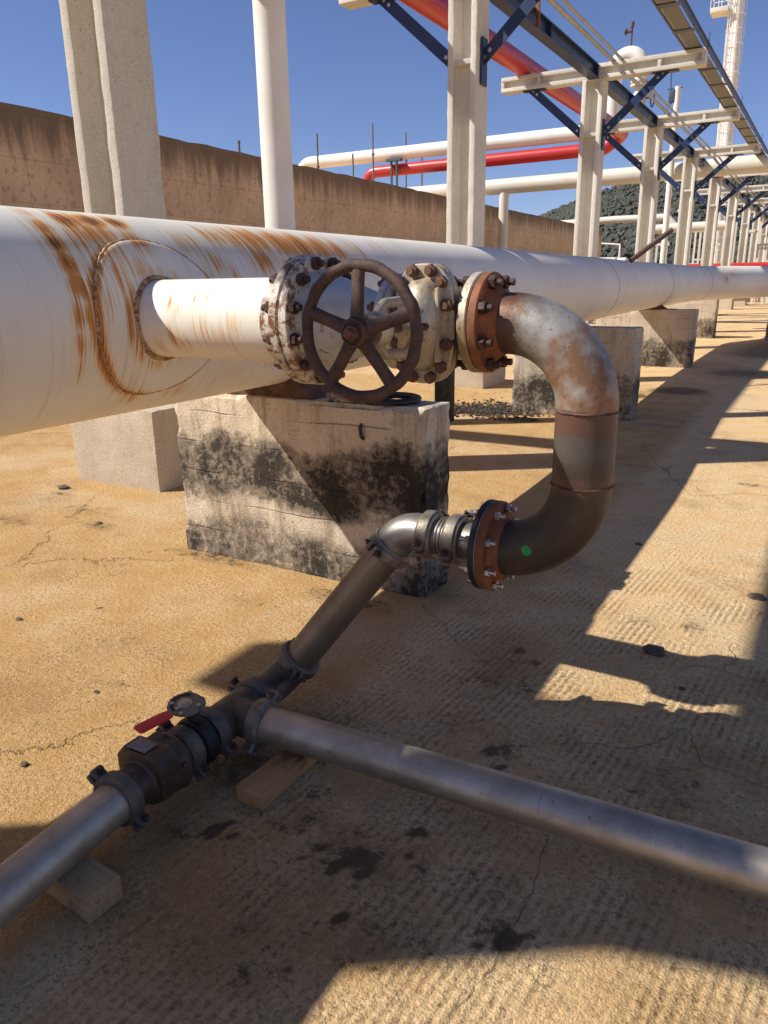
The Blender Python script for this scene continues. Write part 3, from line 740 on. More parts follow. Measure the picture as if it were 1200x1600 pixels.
# ------------------------------------------------------------- gate valve
gv = thing('gate_valve', 'yellowed silver gate valve with a rusty brown five-spoke handwheel', 'gate valve', (-.985, BY, 1.2))
VX = -.985
m = MB()
m.lathe((VX-.133, BY, PZ), AX, [(0, .05), (0, .138), (.004, .14), (.022, .14), (.026, .136), (.026, .092), (.05, .086), (.13, .098), (.21, .086), (.238, .092), (.238, .136), (.242, .14), (.262, .14), (.266, .136), (.266, .05)], 56)
def oval(w, h, n=48, e=2.6):
    return [(w*math.copysign(abs(math.cos(q))**(2/e), math.cos(q)), h*math.copysign(abs(math.sin(q))**(2/e), math.sin(q))) for q in np.linspace(0, 2*PI, n+1)[:-1]]
def loft(m, secs, cap=True):
    rr = []
    for poly, y in secs: rr.append([m.bm.verts.new((VX+a_, y, PZ+b_)) for a_, b_ in poly])
    for A, B in zip(rr[:-1], rr[1:]):
        for k in range(len(A)): m.face((A[k], A[(k+1) % len(A)], B[(k+1) % len(A)], B[k]))
    if cap: m.face(rr[0]); m.face(rr[-1][::-1])
loft(m, [(oval(.06, .12), BY+.06), (oval(.07, .125), BY), (oval(.072, .128), BY-.05), (oval(.075, .132), BY-.068), (oval(.092, .160), BY-.075), (oval(.095, .164), BY-.080), (oval(.095, .164), BY-.098), (oval(.093, .162), BY-.101)])
m.build('valve_body', M['silver'], gv)
m = MB(); b0 = BY-.104
loft(m, [(oval(.093, .162), b0), (oval(.095, .164), b0-.003), (oval(.095, .164), b0-.020), (oval(.091, .160), b0-.024), (oval(.068, .128), b0-.026), (oval(.064, .124), b0-.034), (oval(.060, .116), b0-.055), (oval(.052, .096, e=2.3), b0-.078), (oval(.042, .066, e=2.1), b0-.094), (oval(.036, .042, e=2), b0-.104), (oval(.034, .036, e=2), b0-.135), (oval(.030, .032, e=2), b0-.137)])
for s in (-1, 1):   # low ribs cast across the cover
    m.box((VX-.058*s-.006, b0-.060, PZ-.10), (VX-.058*s+.006, b0-.02, PZ+.10), .004)
bon = m.build('bonnet', M['silver'], gv)
nb = 12
for k in range(nb):
    q = 2*PI*(k+.5)/nb; px_, pz_ = oval(.080, .148, 360)[int((k+.5)/nb*360) % 360]
    bolt((VX+px_, b0-.001+.0, PZ+pz_), (0, 1, 0), .0255, .0175, M['rust_bolt'], bon, stud=.008, ph=random.random())
WY = 1.585
m = MB()   # yoke: two arms meeting in a ring round the stem
for s in (-1, 1):
    m.tube(fillet([(VX, b0-.088, PZ+s*.050), (VX, b0-.13, PZ+s*.068), (VX, WY+.12, PZ+s*.064), (VX, WY+.075, PZ+s*.034)], .03, 6), .0135, 12)
m.lathe((VX, WY+.095, PZ), (0, -1, 0), [(0, .018), (0, .042), (.03, .046), (.055, .040), (.055, .018)], 32)
yk = m.build('yoke', M['silver'], gv)
m = MB(); m.lathe((VX, b0-.137, PZ), (0, -1, 0), [(0, .03), (.012, .03), (.014, .024), (.03, .022), (.03, .012)], 28); m.bar((VX-.062, b0-.155, PZ), (VX+.062, b0-.155, PZ), .024, .014, (0, 1, 0), .003)
gl = m.build('gland', M['silver'], gv)
for s in (-1, 1): bolt((VX+s*.05, b0-.14, PZ), (0, 1, 0), .022, .011, M['rust_bolt'], gl, stud=.012)
m = MB(); m.tube([(VX, b0-.12, PZ), (VX, WY-.052, PZ)], .0125, 16); m.build('stem', M['rust_bolt'], gv)
# handwheel
hw = MB(); WR = .156; pts = []; rad_ = []
for k in range(160):
    q = 2*PI*k/160; bump_ = .5+.5*math.cos(q*15+.8*math.sin(q*3)); wv = WR+.0018*(bump_-.5)
    pts.append((VX+math.cos(q)*wv, WY, PZ+math.sin(q)*wv)); rad_.append(.0142+.0013*bump_)
hw.tube(pts, rad_, 16, closed=True); hw.jitter(.0006, 60)
whl = hw.build('handwheel', M['wheel'], gv)
m = MB(); m.lathe((VX, WY+.03, PZ), (0, -1, 0), [(0, .014), (0, .030), (.02, .034), (.055, .037), (.062, .034), (.064, .028), (.060, .026), (.060, .012)], 36); m.build('hub', M['wheel'], whl)
for k in range(5):
    q = R_(90+72*k); d = V((math.cos(q), 0, math.sin(q))); n_ = V((-d.z, 0, d.x)); c0 = V((VX, WY-.012, PZ)); m = MB()
    secs = []
    for t, w_, dpt, yo in ((.026, .020, .014, 0), (.06, .0175, .012, .004), (.10, .0165, .0115, .008), (.148, .0185, .012, .012)):
        c = c0+d*t+V((0, yo, 0))
        secs.append([m.bm.verts.new(c+n_*(w_*math.cos(z_))+V((0, 1, 0))*(dpt*math.sin(z_))) for z_ in np.linspace(0, 2*PI, 13)[:-1]])
    for A, B in zip(secs[:-1], secs[1:]):
        for j in range(12): m.face((A[j], A[(j+1) % 12], B[(j+1) % 12], B[j]))
    m.build('spoke', M['wheel'], whl)
m = MB(); m.hexa((VX, WY-.030, PZ), (0, -1, 0), 0, .016, .020, .3); m.tube([(VX, WY-.03, PZ), (VX, WY-.060, PZ)], .0105, 14); m.build('wheel_nut', M['rust_bolt'], whl)

# ----------------------------------------------------------------- U bend
TR = .0845; UX = -.545; ZL = .72; EB = .229
ub = thing('u_bend', 'rusty U-shaped pipe bend hanging between valve and hose line, green dot near its lower end', 'pipe bend', (UX, BY, .63))
pts = fillet([(-.80, BY, PZ), (UX, BY, PZ), (UX, BY, ZL), (-.80, BY, ZL)], EB, 24)
m = MB(); m.tube(pts, TR, 48); m.build('bent_pipe', M['bend'], ub)
for z in (PZ-EB, ZL+EB):
    m = MB(); m.tube([(UX+math.cos(q)*(TR+.0005), BY+math.sin(q)*(TR+.0005), z) for q in np.linspace(0, 2*PI, 65)[:-1]], [.0035*random.uniform(.7, 1.3) for _ in range(64)], 6, closed=True); m.build('weld_bead', M['rust'], ub)
fu = flange('upper_flange', -.849, -.822, .1395, .05, M['orange'], ub)
m = MB(); m.lathe((-.822, BY, PZ), AX, [(-.002, .108), (.006, .105), (.022, .092), (.036, .0865), (.037, .07)], 48); m.build('flange_hub', M['orange'], fu)
m = MB(); m.lathe((-.8525, BY, PZ), AX, [(0, .05), (0, .125), (.003, .125), (.003, .05)], 48); m.build('gasket', M['rubber'], ub)
for k in range(8):
    q = 2*PI*(k+.5)/8; bolt((-.851, BY+math.cos(q)*.1205, PZ+math.sin(q)*.1205), AX, .030, .0185, M['dark_bolt'], fu, stud=.018, ph=random.random())
for k in range(8):
    q = 2*PI*(k+.5)/8; bolt((-1.133, BY+math.cos(q)*.1205, PZ+math.sin(q)*.1205), AX, .0145, .0165, M['rust_bolt'], gv, stud=.01, ph=random.random())
flw = flange('lower_flange', -.812, -.786, .1395, .05, M['brown_flange'], ub, z=ZL)
m = MB(); m.lathe((-.786, BY, ZL), AX, [(-.002, .108), (.006, .105), (.016, .095), (.026, .0865), (.027, .07)], 48); m.build('flange_hub', M['brown_flange'], flw)
m = MB(); m.lathe((-.8155, BY, ZL), AX, [(0, .05), (0, .137), (.003, .137), (.003, .05)], 48); m.build('gasket', M['label_plate'], ub)
m = MB(); m.lathe((-.836, BY, ZL), AX, [(0, .04), (0, .136), (.004, .14), (.016, .14), (.020, .136), (.020, .04)], 64)
ad = thing('flange_adapter', 'black blind flange with grey stub pipe bolted to lower end of bend', 'flange adapter', (-.87, BY, .58))
m.build('blind_flange', M['rubber'], ad)
m = MB(); m.lathe((-.920, BY, ZL), AX, [(0, .05), (0, .058), (.05, .058), (.075, .066), (.086, .070), (.086, .04)], 40); m.build('stub_pipe', M['plate'], ad)
for k in range(8):
    q = 2*PI*(k+.5)/8; bolt((-.811, BY+math.cos(q)*.1205, ZL+math.sin(q)*.1205), AX, .0255, .0135, M['zinc_bolt'], flw, stud=.018, ph=random.random())

# ------------------------------------------------- hose line on the ground
HR = .060
def coupling(pos, axis, ear, label, mat, group='clamp couplings on the pipe line', boltmat='dark_bolt', r=HR, w=.052):
    a_ = V(axis).normalized(); e = V(ear); e = (e-a_*e.dot(a_)).normalized(); pos = V(pos)
    t = thing('clamp_coupling', label, 'coupling', pos-V((0, 0, r+.02)), group)
    m = MB(); R2 = r+.019
    m.lathe(pos-a_*w/2, a_, [(0, r-.002), (0, r+.010), (.006, r+.013), (.010, R2), (w*.5, R2+.0015), (w-.010, R2), (w-.006, r+.013), (w, r+.010), (w, r-.002)], 44)
    b = a_.cross(e)
    for s in (-1, 1):     # bolt ears either side of the split line
        for g in (-1, 1):
            c = pos+e*s*(R2+.010)+b*g*.0125
            Mx = Matrix((e, b, a_)).transposed().to_4x4(); Mx.translation = c
            m.box((-.020, -.0065, -.019), (.018, .0065, .019), .004, Mx)
    m.jitter(.0007, 45); m.build('clamp_shell', mat, t)
    for s in (-1, 1):
        bolt(pos+e*s*(R2+.014), b, .019, .0105, M[boltmat], t, stud=.010, ph=random.random())
    return t
TX, TY, TZ = -1.556, 1.645, .122
EC = V((-1.118, BY, ZL)); GC = V((-1.556, 1.925, TZ)); dn_ = (GC-EC).normalized()
# elbow and nipple under the adapter
t = thing('cast_elbow', 'shiny cast elbow in front of the pier turning the line downward', 'pipe elbow', EC-V((0, 0, .1)))
pe = fillet([(-1.015, BY, ZL), EC, EC+dn_*.082], .098, 14); rl = [HR*1.0]*len(pe)
m = MB(); m.tube(pe, HR+.004, 40); m.lathe(pe[0]+V((.0, 0, 0)), (-1, 0, 0), [(0, .05), (0, .068), (.016, .068), (.018, .064)], 36); m.build('elbow_body', M['fitting'], t)
m = MB(); m.cyl((-1.015, BY, ZL), (-.915, BY, ZL), HR-.002, n=36)
t2 = thing('pipe_nipple', 'short ribbed nipple between the two upper clamp couplings', 'pipe nipple', (-.965, BY, .65)); m.build('nipple_body', M['fitting'], t2)
for k in range(3):
    m = MB(); m.lathe((-.985+k*.012, BY, ZL), AX, [(0, HR-.003), (.002, HR+.002), (.006, HR+.002), (.008, HR-.003)], 36); m.build('rib', M['clamp'], t2)
# tilted tube
tp0 = EC+dn_*.080; tp1 = GC-dn_*.090
m = MB(); m.tube([tp0, tp1], HR, 44); o = m.build('tilted_tube', M['alu_dirty'], None, loc=tp1-V((0, 0, .08)))
tag(o, 'greasy brown metal tube sloping from the cast elbow down to the tee', 'pipe')
t = thing('ground_elbow', 'dark greasy elbow joining the sloping tube to the tee', 'pipe elbow', GC-V((0, 0, .08)))
m = MB(); m.tube(fillet([GC-dn_*.092, GC, GC+V((0, -.145, 0))], .10, 14), HR+.002, 40); m.build('elbow_body', M['fitting_dark'], t)
# tee
t = thing('pipe_tee', 'dark greasy steel tee lying above the brown plank', 'pipe tee', (TX, TY, .05))
m = MB(); m.tube([(TX, TY+.10, TZ), (TX, TY-.10, TZ)], HR+.006, 40); m.build('tee_run', M['fitting_dark'], t)
m = MB(); m.tube([(TX, TY, TZ), (TX+.105, TY+.004, TZ)], HR+.004, 40); m.build('tee_branch', M['fitting_dark'], t)
# right tube
rp0 = V((TX+.105, TY+.004, TZ)); rp1 = V((.75, TY+.125, TZ-.008))
m = MB(); m.tube([rp0, rp0.lerp(rp1, .3), rp0.lerp(rp1, .6), rp1], HR, 48); o = m.build('metal_tube', M['alu'], None, loc=(rp0+rp1)/2-V((0, 0, .1)))
tag(o, 'long dull metal tube running from the tee to the right edge', 'pipe')
# butterfly valve
bf = thing('butterfly_valve', 'black butterfly valve with grey notched plate and red lever', 'butterfly valve', (TX, 1.468, .05))
m = MB(); m.lathe((TX, 1.495, TZ), (0, -1, 0), [(0, .05), (0, .070), (.006, .080), (.020, .083), (.034, .083), (.048, .080), (.054, .070), (.054, .05)], 44)
m.cyl((TX, 1.468, TZ+.075), (TX-.003, 1.462, TZ+.118), .020, .018, 20); m.lathe((TX-.002, 1.463, TZ+.108), (0, 0, 1), [(0, .0), (0, .030), (.012, .030), (.012, .0)], 20)
m.build('valve_body', M['rubber'], bf)
hp = V((TX-.012, 1.448, TZ+.138)); nrm = V((.10, -.16, 1)).normalized(); uu = V((1, 0, 0)); uu = (uu-nrm*uu.dot(nrm)).normalized(); vv = nrm.cross(uu)
poly = []
for k in range(40):
    q = 2*PI*k/40; rr = .058*(1 if -2.6 < math.atan2(math.sin(q), math.cos(q)) < 2.2 else .97)
    if 15 <= k <= 25: rr *= .90+.07*(k % 2)
    if 3 <= k <= 7: rr *= 1.10
    poly.append((math.cos(q)*rr*1.05, math.sin(q)*rr*.92))
m = MB(); m.prism(poly, hp, uu, vv, nrm*.004, .0008); m.cyl(hp-nrm*.03, hp+nrm*.002, .017, n=16); npl = m.build('notch_plate', M['plate'], bf)
m = MB(); m.lathe(hp+nrm*.004, nrm, [(0, .0), (.0, .022), (.003, .022), (.003, .014), (.009, .013), (.010, 0)], 20); m.build('stem_nut', M['zinc_bolt'], npl)
m = MB()   # slot ring on the plate
for k in range(15):
    q = R_(110+10*k); q2 = R_(120+10*k); c = lambda a_, r_: hp+uu*math.cos(a_)*r_+vv*math.sin(a_)*r_+nrm*.0046
    m.face([m.bm.verts.new(c(q, .036)), m.bm.verts.new(c(q2, .036)), m.bm.verts.new(c(q2, .046)), m.bm.verts.new(c(q, .046))])
m.build('slot', M['rubber'], npl, recalc=False)
for a_, r_ in ((.3, .045), (2.0, .050), (3.7, .04), (5.2, .046), (4.6, .030)):
    c = hp+uu*math.cos(a_)*r_+vv*math.sin(a_)*r_; m = MB(); m.hexa(c, nrm, .003, .009, .007); m.build('plate_screw', M['zinc_bolt'], npl)
ld = V((-.15, -1, .02)).normalized(); lw = ld.cross(nrm).normalized(); ln = lw.cross(ld)
m = MB(); Mx = Matrix((lw, ld, nrm)).transposed().to_4x4(); Mx.translation = hp+ld*.02-nrm*.006
m.box((-.011, -.02, -.0025), (.011, .075, .0025), .001, Mx); lv = m.build('lever', M['plate'], bf)
m = MB(); poly = [(-.014, .050), (-.018, .062), (-.020, .158), (-.014, .168), (.014, .168), (.020, .158), (.018, .062), (.014, .050)]
m.prism(poly, hp+ld*.006-nrm*.010, lw, ld, nrm*.009, .002); m.build('lever_sleeve', M['lever_red'], lv)
# check valve
cv_ = thing('check_valve', 'dark greasy check valve with square hood and grey plate on top', 'check valve', (TX, 1.30, .05))
m = MB(); m.lathe((TX, 1.395, TZ), (0, -1, 0), [(0, .05), (0, .066), (.025, .066), (.03, .088), (.045, .094), (.055, .090), (.09, .086), (.13, .086), (.15, .080), (.165, .066), (.215, .064), (.215, .05)], 44); m.jitter(.001, 25)
m.build('valve_body', M['valve_iron'], cv_)
m = MB(); hood = [(-.092, -.045), (-.092, .052), (-.066, .084), (.060, .088), (.088, .060), (.090, -.045)]
m.prism(hood, (TX, 1.238, TZ+.010), (1, 0, 0), (0, 0, 1), (0, .075, 0), .010)
hood2 = [(-.075, -.03), (-.075, .050), (-.045, .078), (.045, .080), (.070, .055), (.072, -.03)]
m.prism(hood2, (TX, 1.300, TZ+.010), (1, 0, 0), (0, 0, 1), (0, .062, 0), .010); m.jitter(.0012, 25)
m.build('hood', M['valve_iron'], cv_)
m = MB(); Mx = Matrix.Translation((TX-.012, 1.270, TZ+.0985)) @ Matrix.Rotation(-.03, 4, 'Y'); m.box((-.036, -.026, 0), (.036, .026, .0025), .0008, Mx); m.build('name_plate', M['label_plate'], cv_)
for yy in (1.262, 1.33):
    m = MB(); m.hexa((TX+.082, yy, TZ+.028), (1, 0, .2), 0, .012, .010); m.build('plug', M['dark_bolt'], cv_)
# left tube
lp0 = V((-1.553, 1.185, TZ)); lp1 = V((-1.445, .15, TZ+.024))
m = MB(); m.tube([lp0, lp0.lerp(lp1, .4), lp1], HR, 48); o = m.build('metal_tube', M['alu'], None, loc=(lp0+lp1)/2-V((0, 0, .1)))
tag(o, 'shiny metal tube entering at lower left, resting on squared timber', 'pipe')
ld_ = (lp1-lp0).normalized()
coupling((-1.552, 1.155, TZ), ld_, (1, 0, -.75), 'clamp coupling at the end of the lower left tube, beside check valve', M['clamp_dark'])
coupling((TX, 1.412, TZ), (0, 1, 0), (1, 0, -.75), 'greasy clamp coupling between check valve and butterfly valve', M['clamp_dark'])
coupling((TX, 1.532, TZ), (0, 1, 0), (1, 0, -.6), 'greasy clamp coupling between red-lever valve and the tee', M['clamp_dark'])
coupling((TX, 1.752, TZ), (0, 1, 0), (1, 0, -.3), 'greasy clamp coupling between tee and ground elbow', M['clamp_dark'])
coupling((TX+.118, TY+.006, TZ), rp1-rp0, (0, -1, -.8), 'clamp coupling where the long right tube leaves the tee', M['clamp'], boltmat='rust_bolt')
coupling(GC-dn_*.098, dn_, (.55, -.75, 0), 'clamp coupling round the foot of the sloping tube', M['clamp_dark'])
coupling(EC+dn_*.084, dn_, (-.2, -1, .2), 'clamp coupling round the top of the sloping tube', M['clamp'])
coupling((-1.022, BY, ZL), AX, (0, -1, -.25), 'cast clamp coupling at the right end of the shiny elbow', M['clamp'], boltmat='dark_bolt')
coupling((-.930, BY, ZL), AX, (0, -1, -.45), 'cast clamp coupling on the grey stub beside black flange', M['clamp'], boltmat='dark_bolt')

# ------------------------------------------------------------------- timber
def timber(lo, hi, rot, mat, label, seed, nseg=10):
    m = MB(); lo = V(lo); hi = V(hi); c = (lo+hi)/2
    m.box(lo, hi, .004); bmesh.ops.subdivide_edges(m.bm, edges=m.bm.edges[:], cuts=5, use_grid_fill=True)
    m.jitter(.0035, 14, seed); m.jitter(.0012, 60, seed)
    Mx = Matrix.Translation((c.x, c.y, lo.z)) @ Matrix.Rotation(rot, 4, 'Z') @ Matrix.Translation((-c.x, -c.y, -lo.z))
    bmesh.ops.transform(m.bm, matrix=Mx, verts=m.bm.verts[:])
    for v in m.bm.verts: v.co.z = max(v.co.z, .001)
    o = m.build('timber_block', mat, None, loc=(c.x, c.y, 0)); tag(o, label, 'timber')
timber((-1.62, .900, .0), (-1.372, 1.000, .072), R_(-4), M['wood1'], 'weathered grey squared timber under the lower left tube', 3)
timber((-1.362, 1.425, .0), (-1.262, 1.80, .050), R_(-1), M['wood2'], 'brown oil-soaked plank under the tee and right tube', 9)

# --------------------------------------------------------------- concrete piers
def rough_box(m, lo, hi, step=.03, amp=.006, chip=.022, seed=0, taper=0):
    lo = V(lo); hi = V(hi); bm = m.bm; d = hi-lo
    n = [max(2, int(d[i]/step)) for i in range(3)]; vd = {}
    def vert(i, j, k):
        key = (i, j, k)
        if key not in vd:
            q = V((lo.x+d.x*i/n[0], lo.y+d.y*j/n[1], lo.z+d.z*k/n[2]))
            on = [(i in (0, n[0])), (j in (0, n[1])), (k in (0, n[2]))]
            c = (lo+hi)/2; nn = mnoise.fractal(q*5+V((seed, 0, 0)), 1, 2, 5)
            ax = sum(on)
            dirv = V(tuple((math.copysign(1, q[i_]-c[i_]) if on[i_] else 0) for i_ in range(3)))
            off = dirv*(nn*amp)
            if ax >= 2:
                ch = max(0, mnoise.fractal(q*9+V((seed*3, 5, 0)), 1, 2, 4))*chip+.004
                off -= dirv*ch
            vd[key] = bm.verts.new(q+off)
        return vd[key]
    for ax in range(3):
        b, c = (ax+1) % 3, (ax+2) % 3
        for side in (0, n[ax]):
            for i in range(n[b]):
                for j in range(n[c]):
                    q = []
                    for (di, dj) in ((0, 0), (1, 0), (1, 1), (0, 1)):
                        key = [0, 0, 0]; key[ax] = side; key[b] = i+di; key[c] = j+dj; q.append(vert(*key))
                    m.face(q)
    return m
def pier(x0, x1, y0, y1, h, mat, label, seed, step=.03):
    m = MB(); rough_box(m, (x0, y0, -.02), (x1, y1, h), step, .009, .03, seed)
    o = m.build('concrete_pier', mat, None, loc=((x0+x1)/2, (y0+y1)/2, 0), smooth=50); tag(o, label, 'pier', 'concrete piers under the big pipe')
pier(-3.137, -1.552, 3.045, 3.32, .940, M['pier'], 'nearest mould-stained concrete pier right under the handwheel', 1, .022)
pier(-3.15, -1.755, 8.45, 8.78, 1.0, M['pier_far'], 'pier behind the U bend, the one right of the orange flange', 2, .04)
pier(-3.70, -2.00, 14.1, 14.5, .985, M['pier_far'], 'third pier back, blackened at its foot with a diagonal shadow', 3, .06)
pier(-4.2, -2.55, 21.4, 21.9, .98, M['pier_far'], 'farthest pier visible left of the yard, with black foot', 4, .09)
pier(-1.28, .3, 20.3, 20.8, .98, M['pier_far'], 'pier cut by the right picture edge under the bent pipe', 5, .09)
# saddles
def saddle(y, xc, zt, wy, label):
    m = MB(); w_ = .30; poly = [(-w_, 0), (w_, 0)]
    for q in np.linspace(30, -30, 13):
        poly.append((math.sin(R_(q))*(PR+.002), (PZ-math.cos(R_(q))*(PR+.002))-zt))
    m.prism([(a_, b_) for a_, b_ in poly], (xc, y, zt), (1, 0, 0), (0, 0, 1), (0, wy, 0))
    o = m.build('pipe_saddle', M['rust'], None, loc=(xc, y, zt)); tag(o, label, 'saddle', 'rusty saddles under the big pipe')
saddle(3.075, PX, .9425, .21, 'rusty saddle plate between the pipe and the nearest pier')
saddle(8.48, -2.645, 1.0025, .26, 'rusty saddle on the pier behind the U bend')
saddle(14.15, -2.815, .988, .3, 'rusty saddle on the third pier back')
# rag and rubber ring on the pier
m = MB()
for (cx, cy, rx, ry, rz, sd) in ((-2.06, 3.12, .055, .05, .035, 1), (-2.00, 3.10, .06, .04, .022, 2), (-2.10, 3.10, .03, .035, .028, 3)):
    r_ = bmesh.ops.create_icosphere(m.bm, subdivisions=4, radius=1)
    for v in r_['verts']:
        q = v.co.copy(); dsp = 1+.45*mnoise.noise(q*2.1+V((sd*5, 0, 0)))+.22*mnoise.noise(q*5+V((0, sd*3, 0)))
        v.co = V((cx+q.x*rx*dsp, cy+q.y*ry*dsp, max(.944, .955+q.z*rz*dsp)))
o = m.build('crumpled_rag', M['cloth'], None, loc=(-2.05, 3.11, .944)); tag(o, 'crumpled grey rag on the pier top below the handwheel', 'rag')
m = MB(); m.lathe((-1.80, 3.185, .944), (0, 0, 1), [(0, .10), (0, .135), (.008, .142), (.020, .142), (.026, .136), (.030, .125), (.024, .118), (.024, .112), (.018, .10)], 56, True)
o = m.build('rubber_ring', M['rubber'], None, loc=(-1.80, 3.185, .944)); tag(o, 'flat black rubber ring lying on the pier top', 'rubber ring')
# iron loop cast in the pier face
m = MB(); m.tube(fillet([(-1.895, 3.05, .845), (-1.895, 3.030, .838), (-1.888, 3.028, .79), (-1.888, 3.05, .775)], .008, 4), .009, 8); o = m.build('iron_loop', M['rust'], None, loc=(-1.89, 3.04, .78)); tag(o, 'small rusty iron loop cast in the face of the nearest pier', 'iron loop')
m = MB(); m.bar((-3.60, 7.55, .0), (-3.60, 7.55, .93), .17, .17, (0, 1, 0), .01)  # plain black box filling the dark area behind the pier
o = m.build('black_block', M['black_block'], None, loc=(-3.60, 7.55, 0)); tag(o, 'short square black block behind the nearest pier below valve', 'post')

# ------------------------------------------------------------------ rack frames
BZ0, BZ1 = 5.34, 5.62; CX0, CX1, CD = -4.96, -4.54, .42
def hcol(m, y0, z0, z1):
    t = .085
    m.box((CX0, y0, z0), (CX0+t, y0+CD, z1), .012); m.box((CX1-t, y0, z0), (CX1, y0+CD, z1), .012)
    # web with tapered roots
    yc = y0+CD/2
    m.prism([(CX0+t-.004, yc-.12), (CX0+t+.05, yc-.055), (CX1-t-.05, yc-.055), (CX1-t+.004, yc-.12), (CX1-t+.004, yc+.12), (CX1-t-.05, yc+.055), (CX0+t+.05, yc+.055), (CX0+t-.004, yc+.12)], (0, 0, z0), (1, 0, 0), (0, 1, 0), (0, 0, z1-z0))
def frame(y0, label, cmat, near=False, zb=.58, arm=(.06, .36)):
    t = thing('rack_frame', label, 'rack frame', (-4.75, y0, 0), 'concrete frames of the pipe rack')
    m = MB(); rough_box(m, (-5.175, y0-.22, -.02), (-4.235, y0+CD+.25, zb), .06, .006, .02, y0); m.build('pedestal', M['pedestal'], t, smooth=50)
    m = MB(); hcol(m, y0, zb-.003, BZ0-.002); 
    if near:
        bmesh.ops.subdivide_edges(m.bm, edges=[e for e in m.bm.edges if abs(e.verts[0].co.z-e.verts[1].co.z) > 1], cuts=70)
        for v in m.bm.verts: v.co += mnoise.noise_vector(v.co*6)*.006+mnoise.noise_vector(v.co*25)*.0035
    m.build('column', cmat, t)
    m = MB(); m.box((CX0+.08, y0+.02, 4.30), (CX1-.08, y0+CD-.02, 4.365), .006); m.build('stiffener', cmat, t)
    ya, yb = y0+arm[0], y0+arm[1]; yc = y0+.21
    for xa, xb in ((CX1-.42+.0, -2.68), (-6.73, CX0+.42-.0)):
        if xa < -6: xa_, xb_ = -6.73, -4.752
        else: xa_, xb_ = -4.748, -2.68
        m = MB(); fl_ = .075
        m.box((xa_, ya, BZ0), (xb_, yb, BZ0+fl_), .008); m.box((xa_, ya, BZ1-fl_), (xb_, yb, BZ1), .008); m.box((xa_, yc-.05, BZ0+fl_-.003), (xb_, yc+.05, BZ1-fl_+.003))
        e = -2.68 if xb_ > -3 else -6.73; s = -1 if xb_ > -3 else 1
        for q in (e+s*.82, e+s*.03): m.box((q-.035, ya+.012, BZ0+fl_-.004), (q+.035, yb-.012, BZ1-fl_+.004), .004)
        m.build('cross_arm', cmat, t)
    for s in (1, -1):
        lo = V((-4.75+s*.225, yc, 4.38)); hi = V((-4.75+s*1.32, yc, BZ0-.01)); m = MB()
        d = (hi-lo).normalized()
        m.bar(lo-d*.12, hi+d*.1, .16, .016, (0, 1, 0)); m.bar(lo-d*.12+V((0, .07, 0)), hi+d*.1+V((0, .07, 0)), .016, .14, (0, 1, 0))
        m.box((min(lo.x, lo.x+s*.02), yc-.09, 4.05), (max(lo.x, lo.x+s*.02), yc+.09, 4.62)); m.box((hi.x-.2, yc-.09, BZ0-.024), (hi.x+.28, yc+.09, BZ0-.003))
        br = m.build('brace', M['blue'], t)
        for q, k in ((lo, 0), (lo, 1), (hi, 0), (hi, 1)):
            if near or y0 < 30:
                sg = 1 if q is lo else -1; c = q+d*sg*(.02+.11*k)
                mm = MB(); mm.hexa(c-V((0, .008, 0)), (0, -1, 0), -.0, .02, .03); mm.build('bolt', M['zinc_bolt'], br)
    return t
YS = [4.10, 10.40, 16.70, 22.60, 28.75, 35.1, 41.5, 48.2, 54.6, 61, 67.4]
ORD = ['second', 'third', 'fourth', 'fifth', 'sixth', 'seventh', 'eighth', 'ninth', 'tenth', 'eleventh']
c0 = frame(-1.49, 'rack frame standing to the left of the picture, seen only by its shadow', M['column_grey'], arm=(.15, .55))
f1 = frame(YS[0], 'grey bare-concrete rack column at upper left behind the pipe, its edge spalled', M['column_grey'], True, zb=.62)
f2 = frame(YS[1], 'tall cream rack column right of the white standpipe, brace bolted either side', M['column'], True, .52)
f3 = frame(YS[2], 'rack frame with the nearest complete cross arm, third column from the left', M['column'])
for i, y in enumerate(YS[3:]):
    c = copy_tree(f3); c.location = (-4.75, y, 0); c['label'] = f'{ORD[i+2]} rack frame from the left in the receding row of columns'
# spalled scar on the nearest column
m = MB(); c = V((-4.9, 4.093, 3.93))
poly = [(-.045, -.10), (.02, -.13), (.055, -.05), (.035, .06), (-.02, .13), (-.05, .04)]
m.prism(poly, c, (1, 0, 0), (0, 0, 1), (0, .012, 0), .003)
m.build('spalled_scar', concrete('spalled_scar', (.30, .22, .14), (.14, .10, .07), .6, .8, 6), f1)
# girders between frames
for i, (ya, yb) in enumerate(zip([-1.49]+YS[:-1], YS)):
    m = MB(); y0, y1 = ya+.372, yb+.05
    m.box((-4.85, y0, BZ0+.004), (-4.65, y1, BZ0+.026)); m.box((-4.85, y0, BZ0+.255), (-4.67, y1, BZ0+.277)); m.box((-4.760, y0, BZ0+.025), (-4.74, y1, BZ0+.256))
    for q in (y0+.012, (y0+y1)/2, y1-.012): m.box((-4.845, q-.006, BZ0+.0265), (-4.655, q+.006, BZ0+.2545))
    o = m.build('steel_girder', M['blue'], None, loc=(-4.75, (y0+y1)/2, BZ0))
    L = ['navy girder over the left edge, ahead of the first rack column', 'navy girder running from first to second rack column', 'navy girder from second to third rack column with orange bracket on it', 'navy girder spanning third and fourth rack columns'][i] if i < 4 else f'navy girder spanning {ORD[i-1]} and {ORD[i]} far columns' if i < 4 else f'navy girder of the bay just past the {ORD[i-2]} rack column'
    tag(o, L, 'girder', 'navy girders on top of the rack')
